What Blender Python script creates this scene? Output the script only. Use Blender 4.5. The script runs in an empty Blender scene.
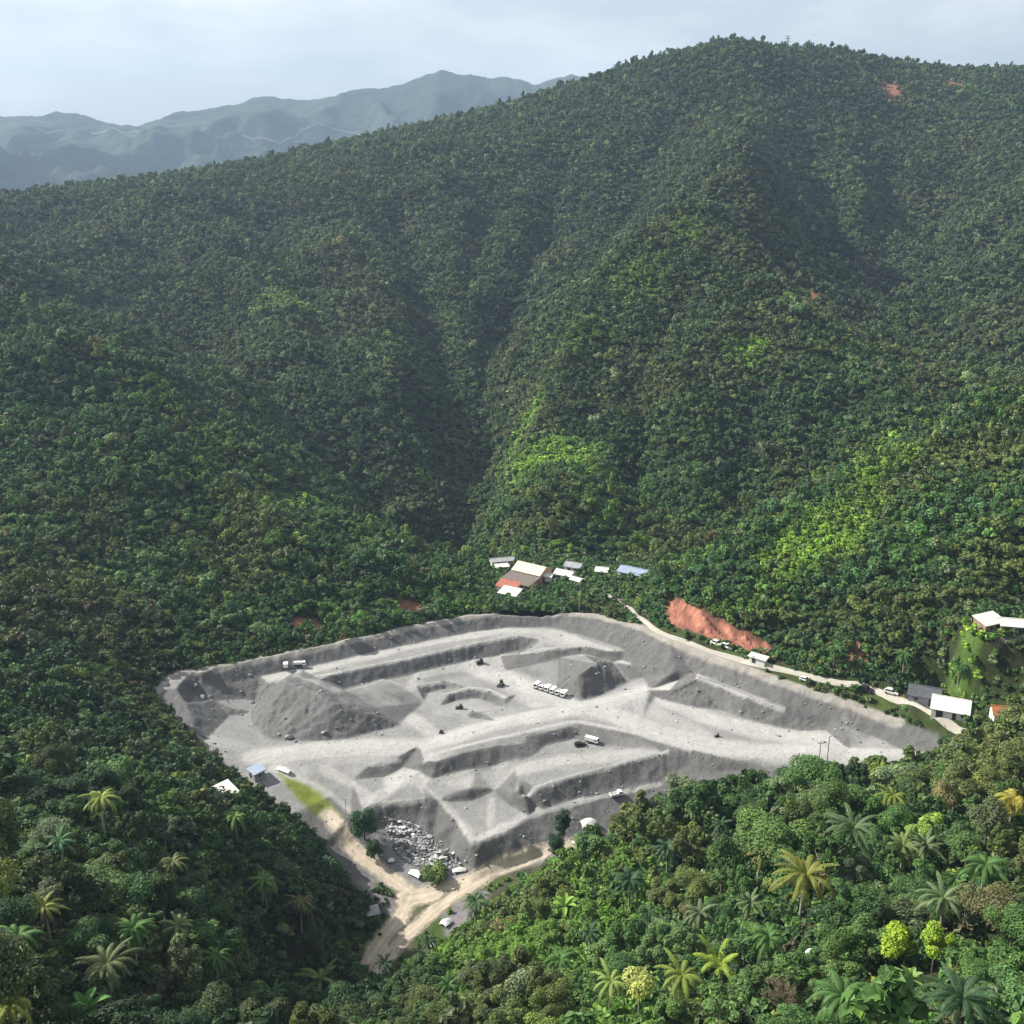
HAZE_D, SUN_E, SUN_ANG, SKY_S, EXPO = 0.000112, 5.0, 0.6, 0.08, 0.80
HAZE_C = (.50, .69, .98, 1)
CLOUD_COL = (10.5, 10.2, 9.6)
DEBUG = False
import bpy, bmesh, math, random
import numpy as np
from mathutils import Vector, Matrix, geometry

RNG = np.random.default_rng(11)
random.seed(5)
R = math.radians
scene = bpy.context.scene
COL = scene.collection

# ------------------------------------------------------------------ camera
CAM_Z, PITCH, FOV = 160.0, R(18.25), R(50.0)
FPX = 512 / math.tan(FOV / 2)
CP, SP = math.cos(PITCH), math.sin(PITCH)
cam_d = bpy.data.cameras.new('camera')
cam = bpy.data.objects.new('camera', cam_d)
COL.objects.link(cam)
cam.location = (0, 0, CAM_Z)
cam.rotation_euler = (math.pi / 2 - PITCH, 0, 0)
cam_d.sensor_width = 36
cam_d.sensor_fit = 'HORIZONTAL'
cam_d.angle = FOV
cam_d.clip_start = 1
cam_d.clip_end = 30000
scene.camera = cam


def ray(px, py):
    u, v = (px - 512) / FPX, (512 - py) / FPX
    return u, CP + v * SP, -SP + v * CP


def at_z(px, py, z):
    a, b, c = ray(px, py)
    t = (z - CAM_Z) / c
    return (a * t, b * t, z)


def at_y(px, py, Y):
    a, b, c = ray(px, py)
    t = Y / b
    return (a * t, Y, CAM_Z + c * t)


def project(x, y, z):
    dz = z - CAM_Z
    f = y * CP - dz * SP
    up = y * SP + dz * CP
    return 512 + FPX * x / f, 512 - FPX * up / f


# ------------------------------------------------------------------ noise
def _hash(ix, iy, seed):
    h = (ix.astype(np.int64) * 374761393 + iy.astype(np.int64) * 668265263 + seed * 1442695041) & 0xffffffff
    h = ((h ^ (h >> 13)) * 1274126177) & 0xffffffff
    h = h ^ (h >> 16)
    return (h & 0xffff) / 65535.0


def vnoise(x, y, seed=0):
    x = np.asarray(x, float); y = np.asarray(y, float)
    ix, iy = np.floor(x), np.floor(y)
    fx, fy = x - ix, y - iy
    ux, uy = fx * fx * fx * (fx * (fx * 6 - 15) + 10), fy * fy * fy * (fy * (fy * 6 - 15) + 10)
    a, b = _hash(ix, iy, seed), _hash(ix + 1, iy, seed)
    c, d = _hash(ix, iy + 1, seed), _hash(ix + 1, iy + 1, seed)
    return (a * (1 - ux) + b * ux) * (1 - uy) + (c * (1 - ux) + d * ux) * uy


def fbm(x, y, sc, octv=4, seed=0, gain=.5):
    s, a, t = 0, 1, 0
    x = np.asarray(x, float) / sc; y = np.asarray(y, float) / sc
    for i in range(octv):
        s = s + a * (vnoise(x, y, seed + i * 17) - .5) * 2
        t += a
        a *= gain
        x, y = x * 2.03 + 7.1, y * 2.03 + 3.7
    return s / t


def ridged(x, y, sc, octv=4, seed=0):
    s, a, t = 0, 1, 0
    x = np.asarray(x, float) / sc; y = np.asarray(y, float) / sc
    for i in range(octv):
        n = 1 - np.abs(vnoise(x, y, seed + i * 17) - .5) * 2
        s = s + a * n * n
        t += a
        a *= .5
        x, y = x * 2.07 + 5.1, y * 2.07 + 9.7
    return s / t


def sstep(a, b, x):
    t = np.clip((x - a) / (b - a), 0, 1)
    return t * t * (3 - 2 * t)


def seg_dist(x, y, pl):
    d = np.full(np.shape(x), 1e9)
    for (ax, ay), (bx, by) in zip(pl[:-1], pl[1:]):
        ex, ey = bx - ax, by - ay
        t = np.clip(((x - ax) * ex + (y - ay) * ey) / (ex * ex + ey * ey + 1e-9), 0, 1)
        d = np.minimum(d, np.hypot(x - ax - t * ex, y - ay - t * ey))
    return d


def in_poly(x, y, poly):
    ins = np.zeros(np.shape(x), bool)
    n = len(poly)
    for i in range(n):
        ax, ay = poly[i]; bx, by = poly[(i + 1) % n]
        if ay == by:
            continue
        c = (ay > y) != (by > y)
        ins ^= c & (x < (bx - ax) * (y - ay) / (by - ay) + ax)
    return ins


def signed(x, y, poly):
    d = seg_dist(x, y, list(poly) + [poly[0]])
    return np.where(in_poly(x, y, poly), -d, d)


# ------------------------------------------------------------------ quarry survey (outline and break lines)
OUT = [(158,691,6),(166,681,7),(190,672,7),(215,667,7),(260,658,7),(300,650,7),(350,639,7),(400,628,7),(435,621,7),(470,615,7),(505,611.5,7),(540,611,7),(572,612,7.2),
       (600,615,7.5),(640,626,8),(670,640,8),(720,658,8),(780,680,7.4),(850,703,6.2),(900,722,5.4),(935,738,4.4),(932,752,2),(900,772,0),(820,795,-5),
       (720,815,-10),(620,840,-14),(555,864,-15.5),(500,897,-16),(440,945,-17.5),(398,974,-18.8),(366,996,-19.8),(340,990,-19.6),(350,974,-19),(390,935,-17),
       (380,905,-16),(352,880,-15),(325,842,-10),(290,815,-6),(240,780,-3),(200,745,0),(170,712,3)]
Q = [
    # rim wall foot and the haul bench along it
    [(188,703,2),(192,693,2.5),(200,686,3),(218,684,3),(260,676,3),(300,668,3),(350,657.5,3),(400,646,3),(470,632.5,3),(510,627.5,3),(552,627,3),(574,633,3),(605,643,3),
     (628,651,3),(656,663,3),(675,671,3),(697,673,3),(718,681,3),(749,693,3),(781,704,3),(835,720,1.9),(873,734,1.3),(911,751,.8)],
    [(203,673,7),(183,681,7),(177,689,6.5),(186,703,5)],
    # second wall
    [(316,676,3),(335,673,3),(420,655.5,3),(500,638.5,3),(516,636,3)],
    [(347,688,-.8),(384,679,-.6),(417,671,-.5),(468,660,-.5),(499,655.5,-.6),(520,651,-.8)],
    [(540,640,2.6),(562,642,2.6)],
    # plateau with the two peaks
    [(522,653,1.2),(550,648.5,3.2),(583,645.5,3.4),(607,651,3)],
    [(504,671,-2),(540,662,.2),(560,657.5,1.1),(583,654,1.6)],
    [(578,672,4.2),(597,664,4.7)],
    [(558,687,-2),(581,700,-2),(601,694,-2),(628,681.5,-1)],
    [(612,662,.8)], [(545,680,-1.6)], [(622,660,1),(634,664,1.5),(650,668,2)], [(643,677,-.2)],
    # left heap
    [(287,679.5,5.6),(300,678.2,5.2),(313,678,4.0)],
    [(320,679.5,4.2),(345,690,3.2),(375,707,.9),(402,722.5,-1.9)],
    [(287,681.5,6.4),(318,694,5.9),(334,703,5.0),(368,714,1.6),(400,724.5,-2)],
    [(400,725,-2.05),(347,738.5,-2),(325,741,-2),(300,740,-2),(275,738,-2),(258,727,-2),(256,712,-1.5),(262,698,0),(272,687,2.6)],
    [(247,690,1.2),(258,687,1)], [(244,698,-1),(255,702,-1.6)], [(228,707,-.2),(228,716,-1.8)], [(214,700,.8)],
    # main haul crossings
    [(260,757,-2.2),(420,745,-2),(500,722,-1.6),(590,706,-1.1),(648,690,-.4),(680,679,.6),(694,674.5,2)],
    [(440,680,-2),(520,692,-2)], [(640,724,-1),(700,743,-1.6),(760,756,-2),(850,749,-1)],
    # middle floor hollows
    [(417,686,-2),(441,682,-2)], [(428,693.5,-4),(447,689,-3.8)], [(405,688,-2.2)], [(425,702,-3.6)],
    [(452,692,-2),(470,687,-1.6),(488,689,-1.6),(506,697,-1.8)], [(456,701,-4),(475,698,-4),(490,702,-4),(503,708,-3)], [(470,712,-3.4)], [(440,706,-3.6)],
    [(466,716,-3.2),(475,711,-1.6),(485,714,-2)], [(478,718,-3.4)],
    # upper pit of the front field
    [(425,761,-2.2),(439,752,-1.9),(501,737,-1.6),(572,721.5,-1.2),(583,722,-1.2),(640,734,-1.5),(690,750,-2.1),(735,761,-2.4)],
    [(436,762,-2.4),(468,753,-2.1),(494,747,-2)], [(449,773,-5.2),(475,768,-5.2),(497,763,-5)], [(503,746,-2.2),(520,756,-4.1),(517,766,-5)],
    [(530,736.5,-2),(552,732,-1.8),(570,728,-1.7)], [(545,745,-4.2),(575,738,-4)], [(524,744,-2.6),(537,753,-4.2)], [(580,730,-2.2)],
    [(600,746,-3.6),(640,749,-3.1)], [(560,757,-4.4),(520,780,-5.2)], [(470,790,-5.8)],
    # long lower pit
    [(524,793,-5.6),(535,788,-5.3),(560,779.5,-4.8),(600,768.5,-4.4),(644,756.5,-3.6),(667,752.5,-3.3)],
    [(527,799,-8),(535,805,-8.8),(544,807,-9),(579,796,-8.8),(634,783,-8),(668,775,-7.2)], [(676,757,-3.8),(690,765,-5.2)], [(517,795,-6.2)],
    # front haul road and outer bank
    [(478,842,-9),(500,833,-9.2),(530,816,-9.5),(600,797,-9.2),(660,784,-8.5),(700,773,-6),(760,768,-3.2)],
    [(475,869,-14.4),(510,861,-14.2),(545,850,-14.2),(600,836,-14.2),(690,812,-11.5)],
    [(422,784,-5),(440,801,-6.6),(458,819,-8),(472,841,-9)], [(431,838,-11.5),(447,857,-13.8),(463,869,-15)],
    [(470,800,-7.6),(495,790,-7.4),(512,805,-8.8),(490,826,-9),(470,815,-8.2)],
    [(364,811,-5.6),(384,803,-5.1),(414,800.5,-5.2),(423,799,-5.3)], [(372,822,-9),(390,827,-10),(416,826,-10)], [(400,846,-12.6)], [(430,861,-14.2)], [(378,851,-12.4)], [(368,836,-10.5)],
    [(371,765,-3),(399,759.5,-3)], [(385,777.5,-5.2),(404,767,-4.6)],
    [(423,783,-4.7),(431,778.5,-4.5)],
    [(300,766,-3)], [(330,796,-5)], [(350,815,-6.8)], [(420,771,-4)], [(400,786,-4.6)], [(352,780,-4)],
    [(345,848,-12),(380,880,-15),(412,891,-16),(470,882,-15.6),(540,855,-15.2)], [(400,925,-17)], [(362,978,-19.2)],
    # long heap on the right
    [(697,677.5,3.9),(720,685.5,3.4),(745,695.5,3.1),(783,710,1.8),(803,717,1.0)], [(702,686,2.2),(740,702.5,1.6),(775,716.5,.3)],
    [(657,697,-1.4),(690,707,-1.4),(722,709.5,-1.5),(749,719,-1.5),(777,726,-1.5),(800,730,-1.5),(826,729,-.6)],
    [(670,690.5,.7)],
]


def w3(p):
    return at_z(p[0], p[1], p[2])


OUTW = [w3(p) for p in OUT]
OUT2 = [(p[0], p[1]) for p in OUTW]

tv, te, tz = [], [], []


def add_line(pts, close=False):
    i0 = len(tv)
    for p in pts:
        tv.append(Vector((p[0], p[1]))); tz.append(p[2])
    n = len(pts)
    for i in range(n - 1):
        te.append((i0 + i, i0 + i + 1))
    if close:
        te.append((i0 + n - 1, i0))


add_line(OUTW, True)
for ln in Q:
    add_line([w3(p) for p in ln])
cv, ce, cf, ov, oe, of = geometry.delaunay_2d_cdt(tv, te, [], 0, 1e-4)
cz = []
for i, o in enumerate(ov):
    if o:
        cz.append(float(np.mean([tz[k] for k in o])))
    else:   # two break lines crossed: take the height between the nearest ends
        best = []
        for a, b in te:
            A, B, P = tv[a], tv[b], cv[i]
            e = B - A
            t = max(0, min(1, (P - A).dot(e) / max(e.length_squared, 1e-9)))
            best.append(((A + e * t - P).length, tz[a] * (1 - t) + tz[b] * t))
        best.sort()
        cz.append((best[0][1] + best[1][1]) / 2)

QX0, QX1, QY0, QY1, QS = -130.0, 140.0, 150.0, 352.0, 0.5
gx = np.arange(QX0, QX1 + .01, QS); gy = np.arange(QY0, QY1 + .01, QS)
GX, GY = np.meshgrid(gx, gy)
GZ = np.full(GX.shape, np.nan)
for f in cf:
    p = [cv[k] for k in f]; z = [cz[k] for k in f]
    i0 = max(int((min(q.x for q in p) - QX0) / QS) - 1, 0); i1 = min(int((max(q.x for q in p) - QX0) / QS) + 2, len(gx))
    j0 = max(int((min(q.y for q in p) - QY0) / QS) - 1, 0); j1 = min(int((max(q.y for q in p) - QY0) / QS) + 2, len(gy))
    if i1 <= i0 or j1 <= j0:
        continue
    X, Y = GX[j0:j1, i0:i1], GY[j0:j1, i0:i1]
    det = (p[1].y - p[2].y) * (p[0].x - p[2].x) + (p[2].x - p[1].x) * (p[0].y - p[2].y)
    if abs(det) < 1e-9:
        continue
    a = ((p[1].y - p[2].y) * (X - p[2].x) + (p[2].x - p[1].x) * (Y - p[2].y)) / det
    b = ((p[2].y - p[0].y) * (X - p[2].x) + (p[0].x - p[2].x) * (Y - p[2].y)) / det
    c = 1 - a - b
    m = (a >= -1e-6) & (b >= -1e-6) & (c >= -1e-6)
    GZ[j0:j1, i0:i1][m] = (a * z[0] + b * z[1] + c * z[2])[m]
GSD = signed(GX, GY, OUT2)


# ------------------------------------------------------------------ the hills: survey points (pixel, distance, canopy height above ground)
HP = [
    # foot of the slopes behind the quarry
    (180,655,300,6),(250,636,322,6),(330,618,347,6),(420,602,362,6),(500,596,372,5),
    # left spur
    (480,572,392,6),(440,560,390,6),(400,540,388,6),(350,515,394,6),(310,490,402,6),(270,468,412,6),(230,444,426,6),(190,420,440,6),(140,380,470,6),(60,330,540,6),(0,285,620,6),(-120,230,680,6),
    (0,560,330,6),(0,450,430,6),(100,500,388,6),(100,600,325,6),(0,625,288,6),(200,560,356,6),(300,570,362,6),(200,480,402,6),(-120,560,330,6),(-120,420,460,6),
    # gully behind it, and the village floor
    (430,450,520,6),(340,400,570,6),(240,340,640,6),(150,290,720,6),(470,505,470,6),(40,235,860,6),
    # main ridge line
    (-150,205,980,6),(0,206,1000,6),(60,200,1010,6),(110,194,1020,6),(170,193,1035,6),(230,187,1050,6),(300,184,1080,6),(350,165,1100,6),(390,149,1110,6),(420,138,1120,6),(470,139,1135,6),(500,136,1150,6),
    (520,129,1160,6),(560,113,1180,6),(600,93,1200,6),(650,72,1220,6),(700,49,1240,6),(740,36,1250,6),(765,42,1262,6),(790,51,1280,6),(840,45,1330,6),(890,58,1345,6),(930,65,1350,6),(980,66,1375,6),(1024,66,1400,6),(1150,60,1450,6),
    # main face
    (100,240,860,6),(200,235,890,6),(280,290,720,6),(330,330,655,6),(300,230,880,6),(380,225,960,6),(440,330,720,6),(450,180,1020,6),(455,250,850,6),(470,320,735,6),(560,195,990,6),(510,290,800,6),(490,360,660,6),(460,430,545,6),(370,350,655,6),
    # central mountain
    (742,100,1080,6),(740,150,960,6),(738,185,840,6),(717,210,730,6),(680,232,700,6),(640,265,675,6),(590,305,640,6),(545,360,590,6),(510,420,540,6),(690,300,612,6),(650,300,632,6),(600,400,522,6),(550,450,480,6),(620,480,462,6),(500,490,458,6),
    (750,350,562,6),(700,430,506,6),(762,245,700,6),(800,285,650,6),(860,320,612,6),(920,350,576,6),(970,372,550,6),(780,400,520,6),(860,400,520,6),(680,500,452,6),(600,540,432,6),
    (870,235,860,6),(905,275,780,6),(800,180,1000,6),(800,120,1130,6),(640,150,1060,6),(690,110,1120,6),(900,130,1180,6),(960,150,1100,6),(880,190,980,6),
    # right mountain
    (1024,188,850,6),(960,240,800,6),(1000,300,700,6),(1100,150,900,6),(1100,300,700,6),
    # near right hill
    (1100,350,400,7),(1024,378,405,6),(960,398,403,6),(900,430,398,6),(850,455,390,6),(800,480,380,6),(760,512,370,6),(720,540,363,6),(680,572,354,6),
    (1024,500,335,6),(900,550,330,6),(800,560,343,6),(1024,590,300,6),(860,630,305,5),(780,630,322,5),(720,612,331,5),(1100,560,310,7),(900,490,358,6),(960,460,372,6),(820,520,360,6),
    # front right hill
    (1024,760,190,7),(1024,700,236,6),(1100,740,190,7),(930,742,228,8),(830,760,205,8),(740,770,206,8),(650,792,205,8),(600,818,205,7),(560,850,206,7),(500,900,196,6),(470,930,188,6),(350,1000,166,5),(310,975,196,5),
    (850,860,140,7),(1000,860,130,7),(700,860,160,7),(850,950,105,6),(1000,950,96,6),(700,950,122,6),(600,940,150,6),(520,980,138,6),(420,1020,146,6),(1000,1020,76,5),(800,1020,88,6),(1150,1000,80,6),
    # near left hill
    (0,1000,92,7),(100,1000,104,7),(0,900,116,7),(100,900,126,7),(0,800,158,8),(100,795,166,8),(200,795,200,8),(240,792,214,8),(300,840,200,8),(340,890,197,7),(365,925,208,6),(330,950,204,6),(300,1000,182,6),(250,1000,150,6),(200,900,148,7),(200,1000,124,7),(270,950,172,7),(-150,900,110,7),(-150,780,160,8),(270,1020,160,5),
    # second left hill
    (60,648,280,8),(0,700,232,8),(100,690,262,8),(140,690,268,8),(175,708,268,8),(215,738,258,8),(250,770,240,7),(120,745,232,8),(0,650,262,8),(-150,680,250,8),
]
cp = []
for px, py, Y, h in HP:
    x, y, z = at_y(px, py, Y)
    cp.append((x, y, z - h))
cp += [(p[0], p[1], p[2]) for p in OUTW]
for p in [(430,590,0),(500,575,0),(560,575,0.5),(610,580,1.5),(640,600,3),(640,566,3),(700,638,10),(780,660,10),(860,684,9.5),(940,704,9.5),(985,730,10),(960,690,11.5),(1000,628,32),(970,628,30),(1000,705,14)]:
    cp.append(at_z(*p))
cp += [(150,500,26),(240,620,45),(60,520,18),(330,900,100),(0,20,70),(-120,40,95),(120,30,110),(-400,250,70),(-500,500,110),(400,300,90),(480,600,130),(-900,1100,140),(900,1300,240),
       (0,1600,200),(-600,1500,90),(600,1800,190),(0,2400,60),(-900,2400,40),(900,2400,60)]
ACC3 = [(604,591,2),(614,597,3),(624,605,4),(636,617,6),(655,630,8.2),(690,642,9),(725,653,9.3),(760,663,9.2),(800,674,8.9),(840,684,8.5),(870,690,8.4),(900,703,8.2),(930,716,8.2),(965,731,8.6),(1000,745,9)]
cp += [at_z(*p) for p in ACC3]
# the far side of each spur, which the photograph hides behind its crest
for px, py, Y, back, drop in [(0,285,620,55,26),(60,330,540,50,26),(140,380,470,46,26),(190,420,440,44,26),(230,444,426,42,25),(270,468,412,42,25),(310,490,402,42,24),(350,515,394,40,20),(400,540,388,40,14),
                              (762,245,700,62,60),(800,285,650,60,54),(860,320,612,58,46),(920,350,576,58,38),(970,372,550,60,30),(738,185,840,55,36),
                              (1024,378,405,55,40),(960,398,403,52,36),(900,430,398,48,32),(850,455,390,46,28),(800,480,380,44,26),(760,512,370,42,22),(720,540,363,40,15),(960,240,800,60,30),(1024,188,850,60,30)]:
    x, y, z = at_y(px, py, Y)
    cp.append((x * (1 + back / Y), Y + back, z - 6 - drop))
cp = np.array(cp)
D = np.hypot(cp[:, None, 0] - cp[None, :, 0], cp[:, None, 1] - cp[None, :, 1])
n = len(cp)
A = np.zeros((n + 3, n + 3)); A[:n, :n] = -D + np.eye(n) * .3
A[:n, n] = 1; A[:n, n + 1:] = cp[:, :2] / 500; A[n:, :n] = A[:n, n:].T
SOL = np.linalg.solve(A, np.concatenate([cp[:, 2], np.zeros(3)]))


def rbf(x, y):
    x = np.asarray(x, float); y = np.asarray(y, float)
    s = SOL[n] + SOL[n + 1] * x / 500 + SOL[n + 2] * y / 500
    for k in range(n):
        s = s - SOL[k] * np.hypot(x - cp[k, 0], y - cp[k, 1])
    return s


def sdq(x, y):
    return signed(np.asarray(x, float), np.asarray(y, float), OUT2)


CARVE = []  # (line, depth, reach): ravines (negative) and crests, filled once the first ground is known
FLAT = []   # house pads, filled below: (x, y, radius, z)


def hill_z(x, y):
    z = rbf(x, y)
    d = sdq(x, y)
    w = sstep(4, 80, d) * sstep(60, 320, y)
    k = 0.60 + 0.75 * sstep(380, 800, y)
    w = w * (1 - .8 * np.exp(-((x - 115) / 85) ** 2 - ((y - 362) / 42) ** 2))
    w = w * (1 - .9 * np.exp(-((x - 22) / 48) ** 2 - ((y - 405) / 34) ** 2))
    w = w * (1 - .75 * np.exp(-((x - 22) / 42) ** 2 - ((y - 478) / 34) ** 2))
    wx = x + 18 * fbm(x, y, 90, 2, 5); wy = y + 18 * fbm(x, y, 90, 2, 9)
    k = k * (1 - .8 * sstep(950, 1200, y))
    z = z + w * k * (17 * (ridged(wx, wy, 200, 3, 3) - .55) + 10 * (ridged(wx + 40, wy, 84, 3, 8) - .55) + 2.5 * (ridged(wx, wy - 30, 36, 2, 15) - .55) + 2 * fbm(x, y, 30, 3, 21))
    for pl, dp, rc in CARVE:
        z = z + w * (1 - .75 * sstep(1000, 1200, y)) * dp * np.exp(-np.abs(seg_dist(wx, wy, pl)) / rc)
    return z


# fine sheet: survey inside, hills outside, blended over a few metres
HZ = hill_z(GX, GY)
zin = np.where(np.isnan(GZ), HZ, GZ)


def blur(a, s):
    r = int(3 * s) + 1
    k = np.exp(-.5 * (np.arange(-r, r + 1) / s) ** 2); k /= k.sum()
    a = np.apply_along_axis(lambda v: np.convolve(np.pad(v, r, mode='edge'), k, 'valid'), 0, a)
    return np.apply_along_axis(lambda v: np.convolve(np.pad(v, r, mode='edge'), k, 'valid'), 1, a)


zin = blur(zin, .6)
gyv, gxv = np.gradient(zin, QS)
SLOPE = np.hypot(gxv, gyv)
steep = sstep(.25, .6, SLOPE)
# gullies run down the steep faces; loose heaps and wheel ruts roughen the floor
zin = zin + steep * (.38 * (ridged(GX, GY, 2.6, 3, 41) - .5) + .32 * fbm(GX, GY, 2.0, 3, 43) + .3 * fbm(GX, GY, 6, 2, 45)) + (1 - steep) * (.20 * fbm(GX, GY, 12, 4, 47) + .07 * fbm(GX, GY, 1.6, 2, 49))
wq = sstep(5, -1, GSD)
GH = HZ * (1 - wq) + zin * wq


def grid_sample(F, x, y):
    fx = np.clip((np.asarray(x, float) - QX0) / QS, 0, len(gx) - 1.001); fy = np.clip((np.asarray(y, float) - QY0) / QS, 0, len(gy) - 1.001)
    i, j = fx.astype(int), fy.astype(int)
    u, v = fx - i, fy - j
    return (F[j, i] * (1 - u) + F[j, i + 1] * u) * (1 - v) + (F[j + 1, i] * (1 - u) + F[j + 1, i + 1] * u) * v


def H(x, y):
    x = np.atleast_1d(np.asarray(x, float)); y = np.atleast_1d(np.asarray(y, float))
    inside = (x > QX0 + 1) & (x < QX1 - 1) & (y > QY0 + 1) & (y < QY1 - 1)
    z = np.empty(x.shape)
    if inside.any():
        z[inside] = grid_sample(GH, x[inside], y[inside])
    o = ~inside
    if o.any():
        zo = hill_z(x[o], y[o])
        for (fx, fy, fr, fz) in FLAT:
            w = sstep(fr * 1.7, fr, np.hypot(x[o] - fx, y[o] - fy))
            zo = zo * (1 - w) + fz * w
        z[o] = zo
    return z


def h1(x, y):
    return float(H([x], [y])[0])


# a coarse table of the ground for marching rays
def _table():
    global MH
    MH = H(MXG.ravel(), MYG.ravel()).reshape(MXG.shape)


MX0, MX1, MY0, MY1, MS = -420.0, 520.0, 30.0, 1450.0, 4.0
mx = np.arange(MX0, MX1 + .1, MS); my = np.arange(MY0, MY1 + .1, MS)
MXG, MYG = np.meshgrid(mx, my)
_table()


def Hc(x, y):
    fx = np.clip((np.asarray(x, float) - MX0) / MS, 0, len(mx) - 1.001); fy = np.clip((np.asarray(y, float) - MY0) / MS, 0, len(my) - 1.001)
    i, j = fx.astype(int), fy.astype(int)
    u, v = fx - i, fy - j
    return (MH[j, i] * (1 - u) + MH[j, i + 1] * u) * (1 - v) + (MH[j + 1, i] * (1 - u) + MH[j + 1, i + 1] * u) * v


def hit(px, py, h=0.0, y0=60.0):
    """where the line of sight through a pixel meets the ground (or a height h above it)"""
    a, b, c = ray(px, py)
    Y = np.arange(y0, 1440, 1.0)
    t = Y / b
    z = CAM_Z + c * t
    g = Hc(a * t, Y) + h
    k = np.nonzero(z <= g)[0]
    Y0 = Y[k[0]] if len(k) else 1400.0
    if Y0 < 1400:
        Yf = np.arange(max(Y0 - 14, 30), Y0 + 14, .2)
        t = Yf / b
        k = np.nonzero(CAM_Z + c * t <= H(a * t, Yf) + h)[0]
        if len(k):
            Y0 = Yf[k[0]]
    t = Y0 / b
    return a * t, Y0, h1(a * t, Y0)


RAV = [([(190,290),(250,335),(310,378),(370,418),(435,455),(478,508)], -39, 34),
       ([(385,190),(420,250),(440,330),(455,400),(448,440)], -34, 34),
       ([(575,150),(545,210),(510,280),(475,360),(455,430)], -40, 36),
       ([(262,205),(290,250),(320,320),(345,390)], -20, 30),
       ([(110,200),(150,250),(190,295)], -19, 30),
       ([(20,215),(60,260),(110,290)], -18, 28),
       ([(495,170),(480,210),(470,260)], -20, 28),
       ([(805,130),(812,160),(830,190),(880,250),(905,280)], -35, 40),
       ([(893,165),(893,190),(897,230)], -28, 36),
       ([(680,115),(660,140),(620,190),(590,240)], -25, 34),
       ([(975,125),(950,170),(925,240)], -25, 32),
       ([(690,290),(665,350),(640,420),(610,500)], -15, 24),
       ([(610,330),(580,400),(565,470)], -11, 22),
       ([(770,300),(765,360),(745,440),(720,500)], -15, 24),
       ([(840,340),(820,390),(800,440)], -14, 24),
       ([(60,400),(90,470),(120,560)], -11, 22),
       ([(200,450),(210,520),(230,600)], -9, 20),
       ([(300,510),(310,560),(330,605)], -9, 16)]
CREST = [([(0,285),(60,330),(140,380),(190,420),(230,444),(270,468),(310,490),(350,515),(400,540)], 13, 24), ([(741,150),(740,165),(738,185),(717,210),(680,232),(640,265),(590,305),(545,360),(510,420)], 20, 30), ([(738,185),(762,245),(800,285),(860,320),(920,350),(970,372)], 18, 28),
         ([(452,205),(460,250),(470,320)], 12, 26), ([(350,235),(365,280),(400,350)], 9, 26), ([(200,235),(280,290),(330,330)], 10, 24), ([(1010,205),(960,240),(930,290)], 9, 26), ([(850,110),(855,140),(870,200)], 12, 30), ([(640,110),(600,150),(560,185)], 8, 26)]
CARVE = [([hit(px, py)[:2] for px, py in pl], dp, rc) for pl, dp, rc in RAV + CREST]
HZ = hill_z(GX, GY); GH = HZ * (1 - wq) + zin * wq
_table()

for px, py, r in [(928,700,5.5),(950,710,5.5),(988,628,6),(1014,631,6)]:
    q = hit(px, py)
    FLAT.append((q[0], q[1], r, q[2]))
for (fx_, fy_, fr_, fz_) in FLAT:
    w_ = sstep(fr_ * 1.7, fr_, np.hypot(GX - fx_, GY - fy_)) * sstep(.5, 3, GSD)
    GH = GH * (1 - w_) + fz_ * w_
_table()

if DEBUG:
    for f in cf:
        p = [Vector((cv[k].x, cv[k].y, cz[k])) for k in f]
        n_ = (p[1] - p[0]).cross(p[2] - p[0])
        if n_.length > 1e-6:
            sl_ = math.degrees(math.acos(min(1, abs(n_.z) / n_.length)))
            if sl_ > 58 and n_.length > .6:
                c_ = sum(p, Vector()) / 3
                print('STEEP', round(sl_), round(n_.length / 2, 1), [tuple(round(v, 1) for v in project(*q)) + (round(q.z, 1),) for q in p])
# ------------------------------------------------------------------ helpers for meshes and materials
def new_mat(name):
    m = bpy.data.materials.new(name)
    m.use_nodes = True
    nt = m.node_tree
    return m, nt, nt.nodes['Principled BSDF']


def nd(nt, kind, **kw):
    x = nt.nodes.new(kind)
    for k, v in kw.items():
        setattr(x, k, v)
    return x


def mixc(nt, a, b, fac, mode='MIX'):
    m = nd(nt, 'ShaderNodeMix', data_type='RGBA', blend_type=mode)
    for s, v in ((m.inputs[0], fac), (m.inputs[6], a), (m.inputs[7], b)):
        if hasattr(v, 'is_linked'):
            nt.links.new(v, s)
        elif isinstance(v, (int, float)):
            s.default_value = v
        else:
            s.default_value = (*v, 1)
    return m.outputs[2]


def noise(nt, scale, detail=4, rough=.6, coord='Object', vec=None):
    if vec is None:
        tc = nd(nt, 'ShaderNodeTexCoord')
        vec = tc.outputs[coord]
    x = nd(nt, 'ShaderNodeTexNoise')
    x.inputs['Scale'].default_value = scale
    x.inputs['Detail'].default_value = detail
    x.inputs['Roughness'].default_value = rough
    nt.links.new(vec, x.inputs['Vector'])
    return x.outputs['Fac']


def ramp(nt, fac, lo, hi, vlo=0.0, vhi=1.0):
    x = nd(nt, 'ShaderNodeMapRange')
    for i, v in ((1, lo), (2, hi), (3, vlo), (4, vhi)):
        x.inputs[i].default_value = v
    nt.links.new(fac, x.inputs[0])
    return x.outputs[0]


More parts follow.
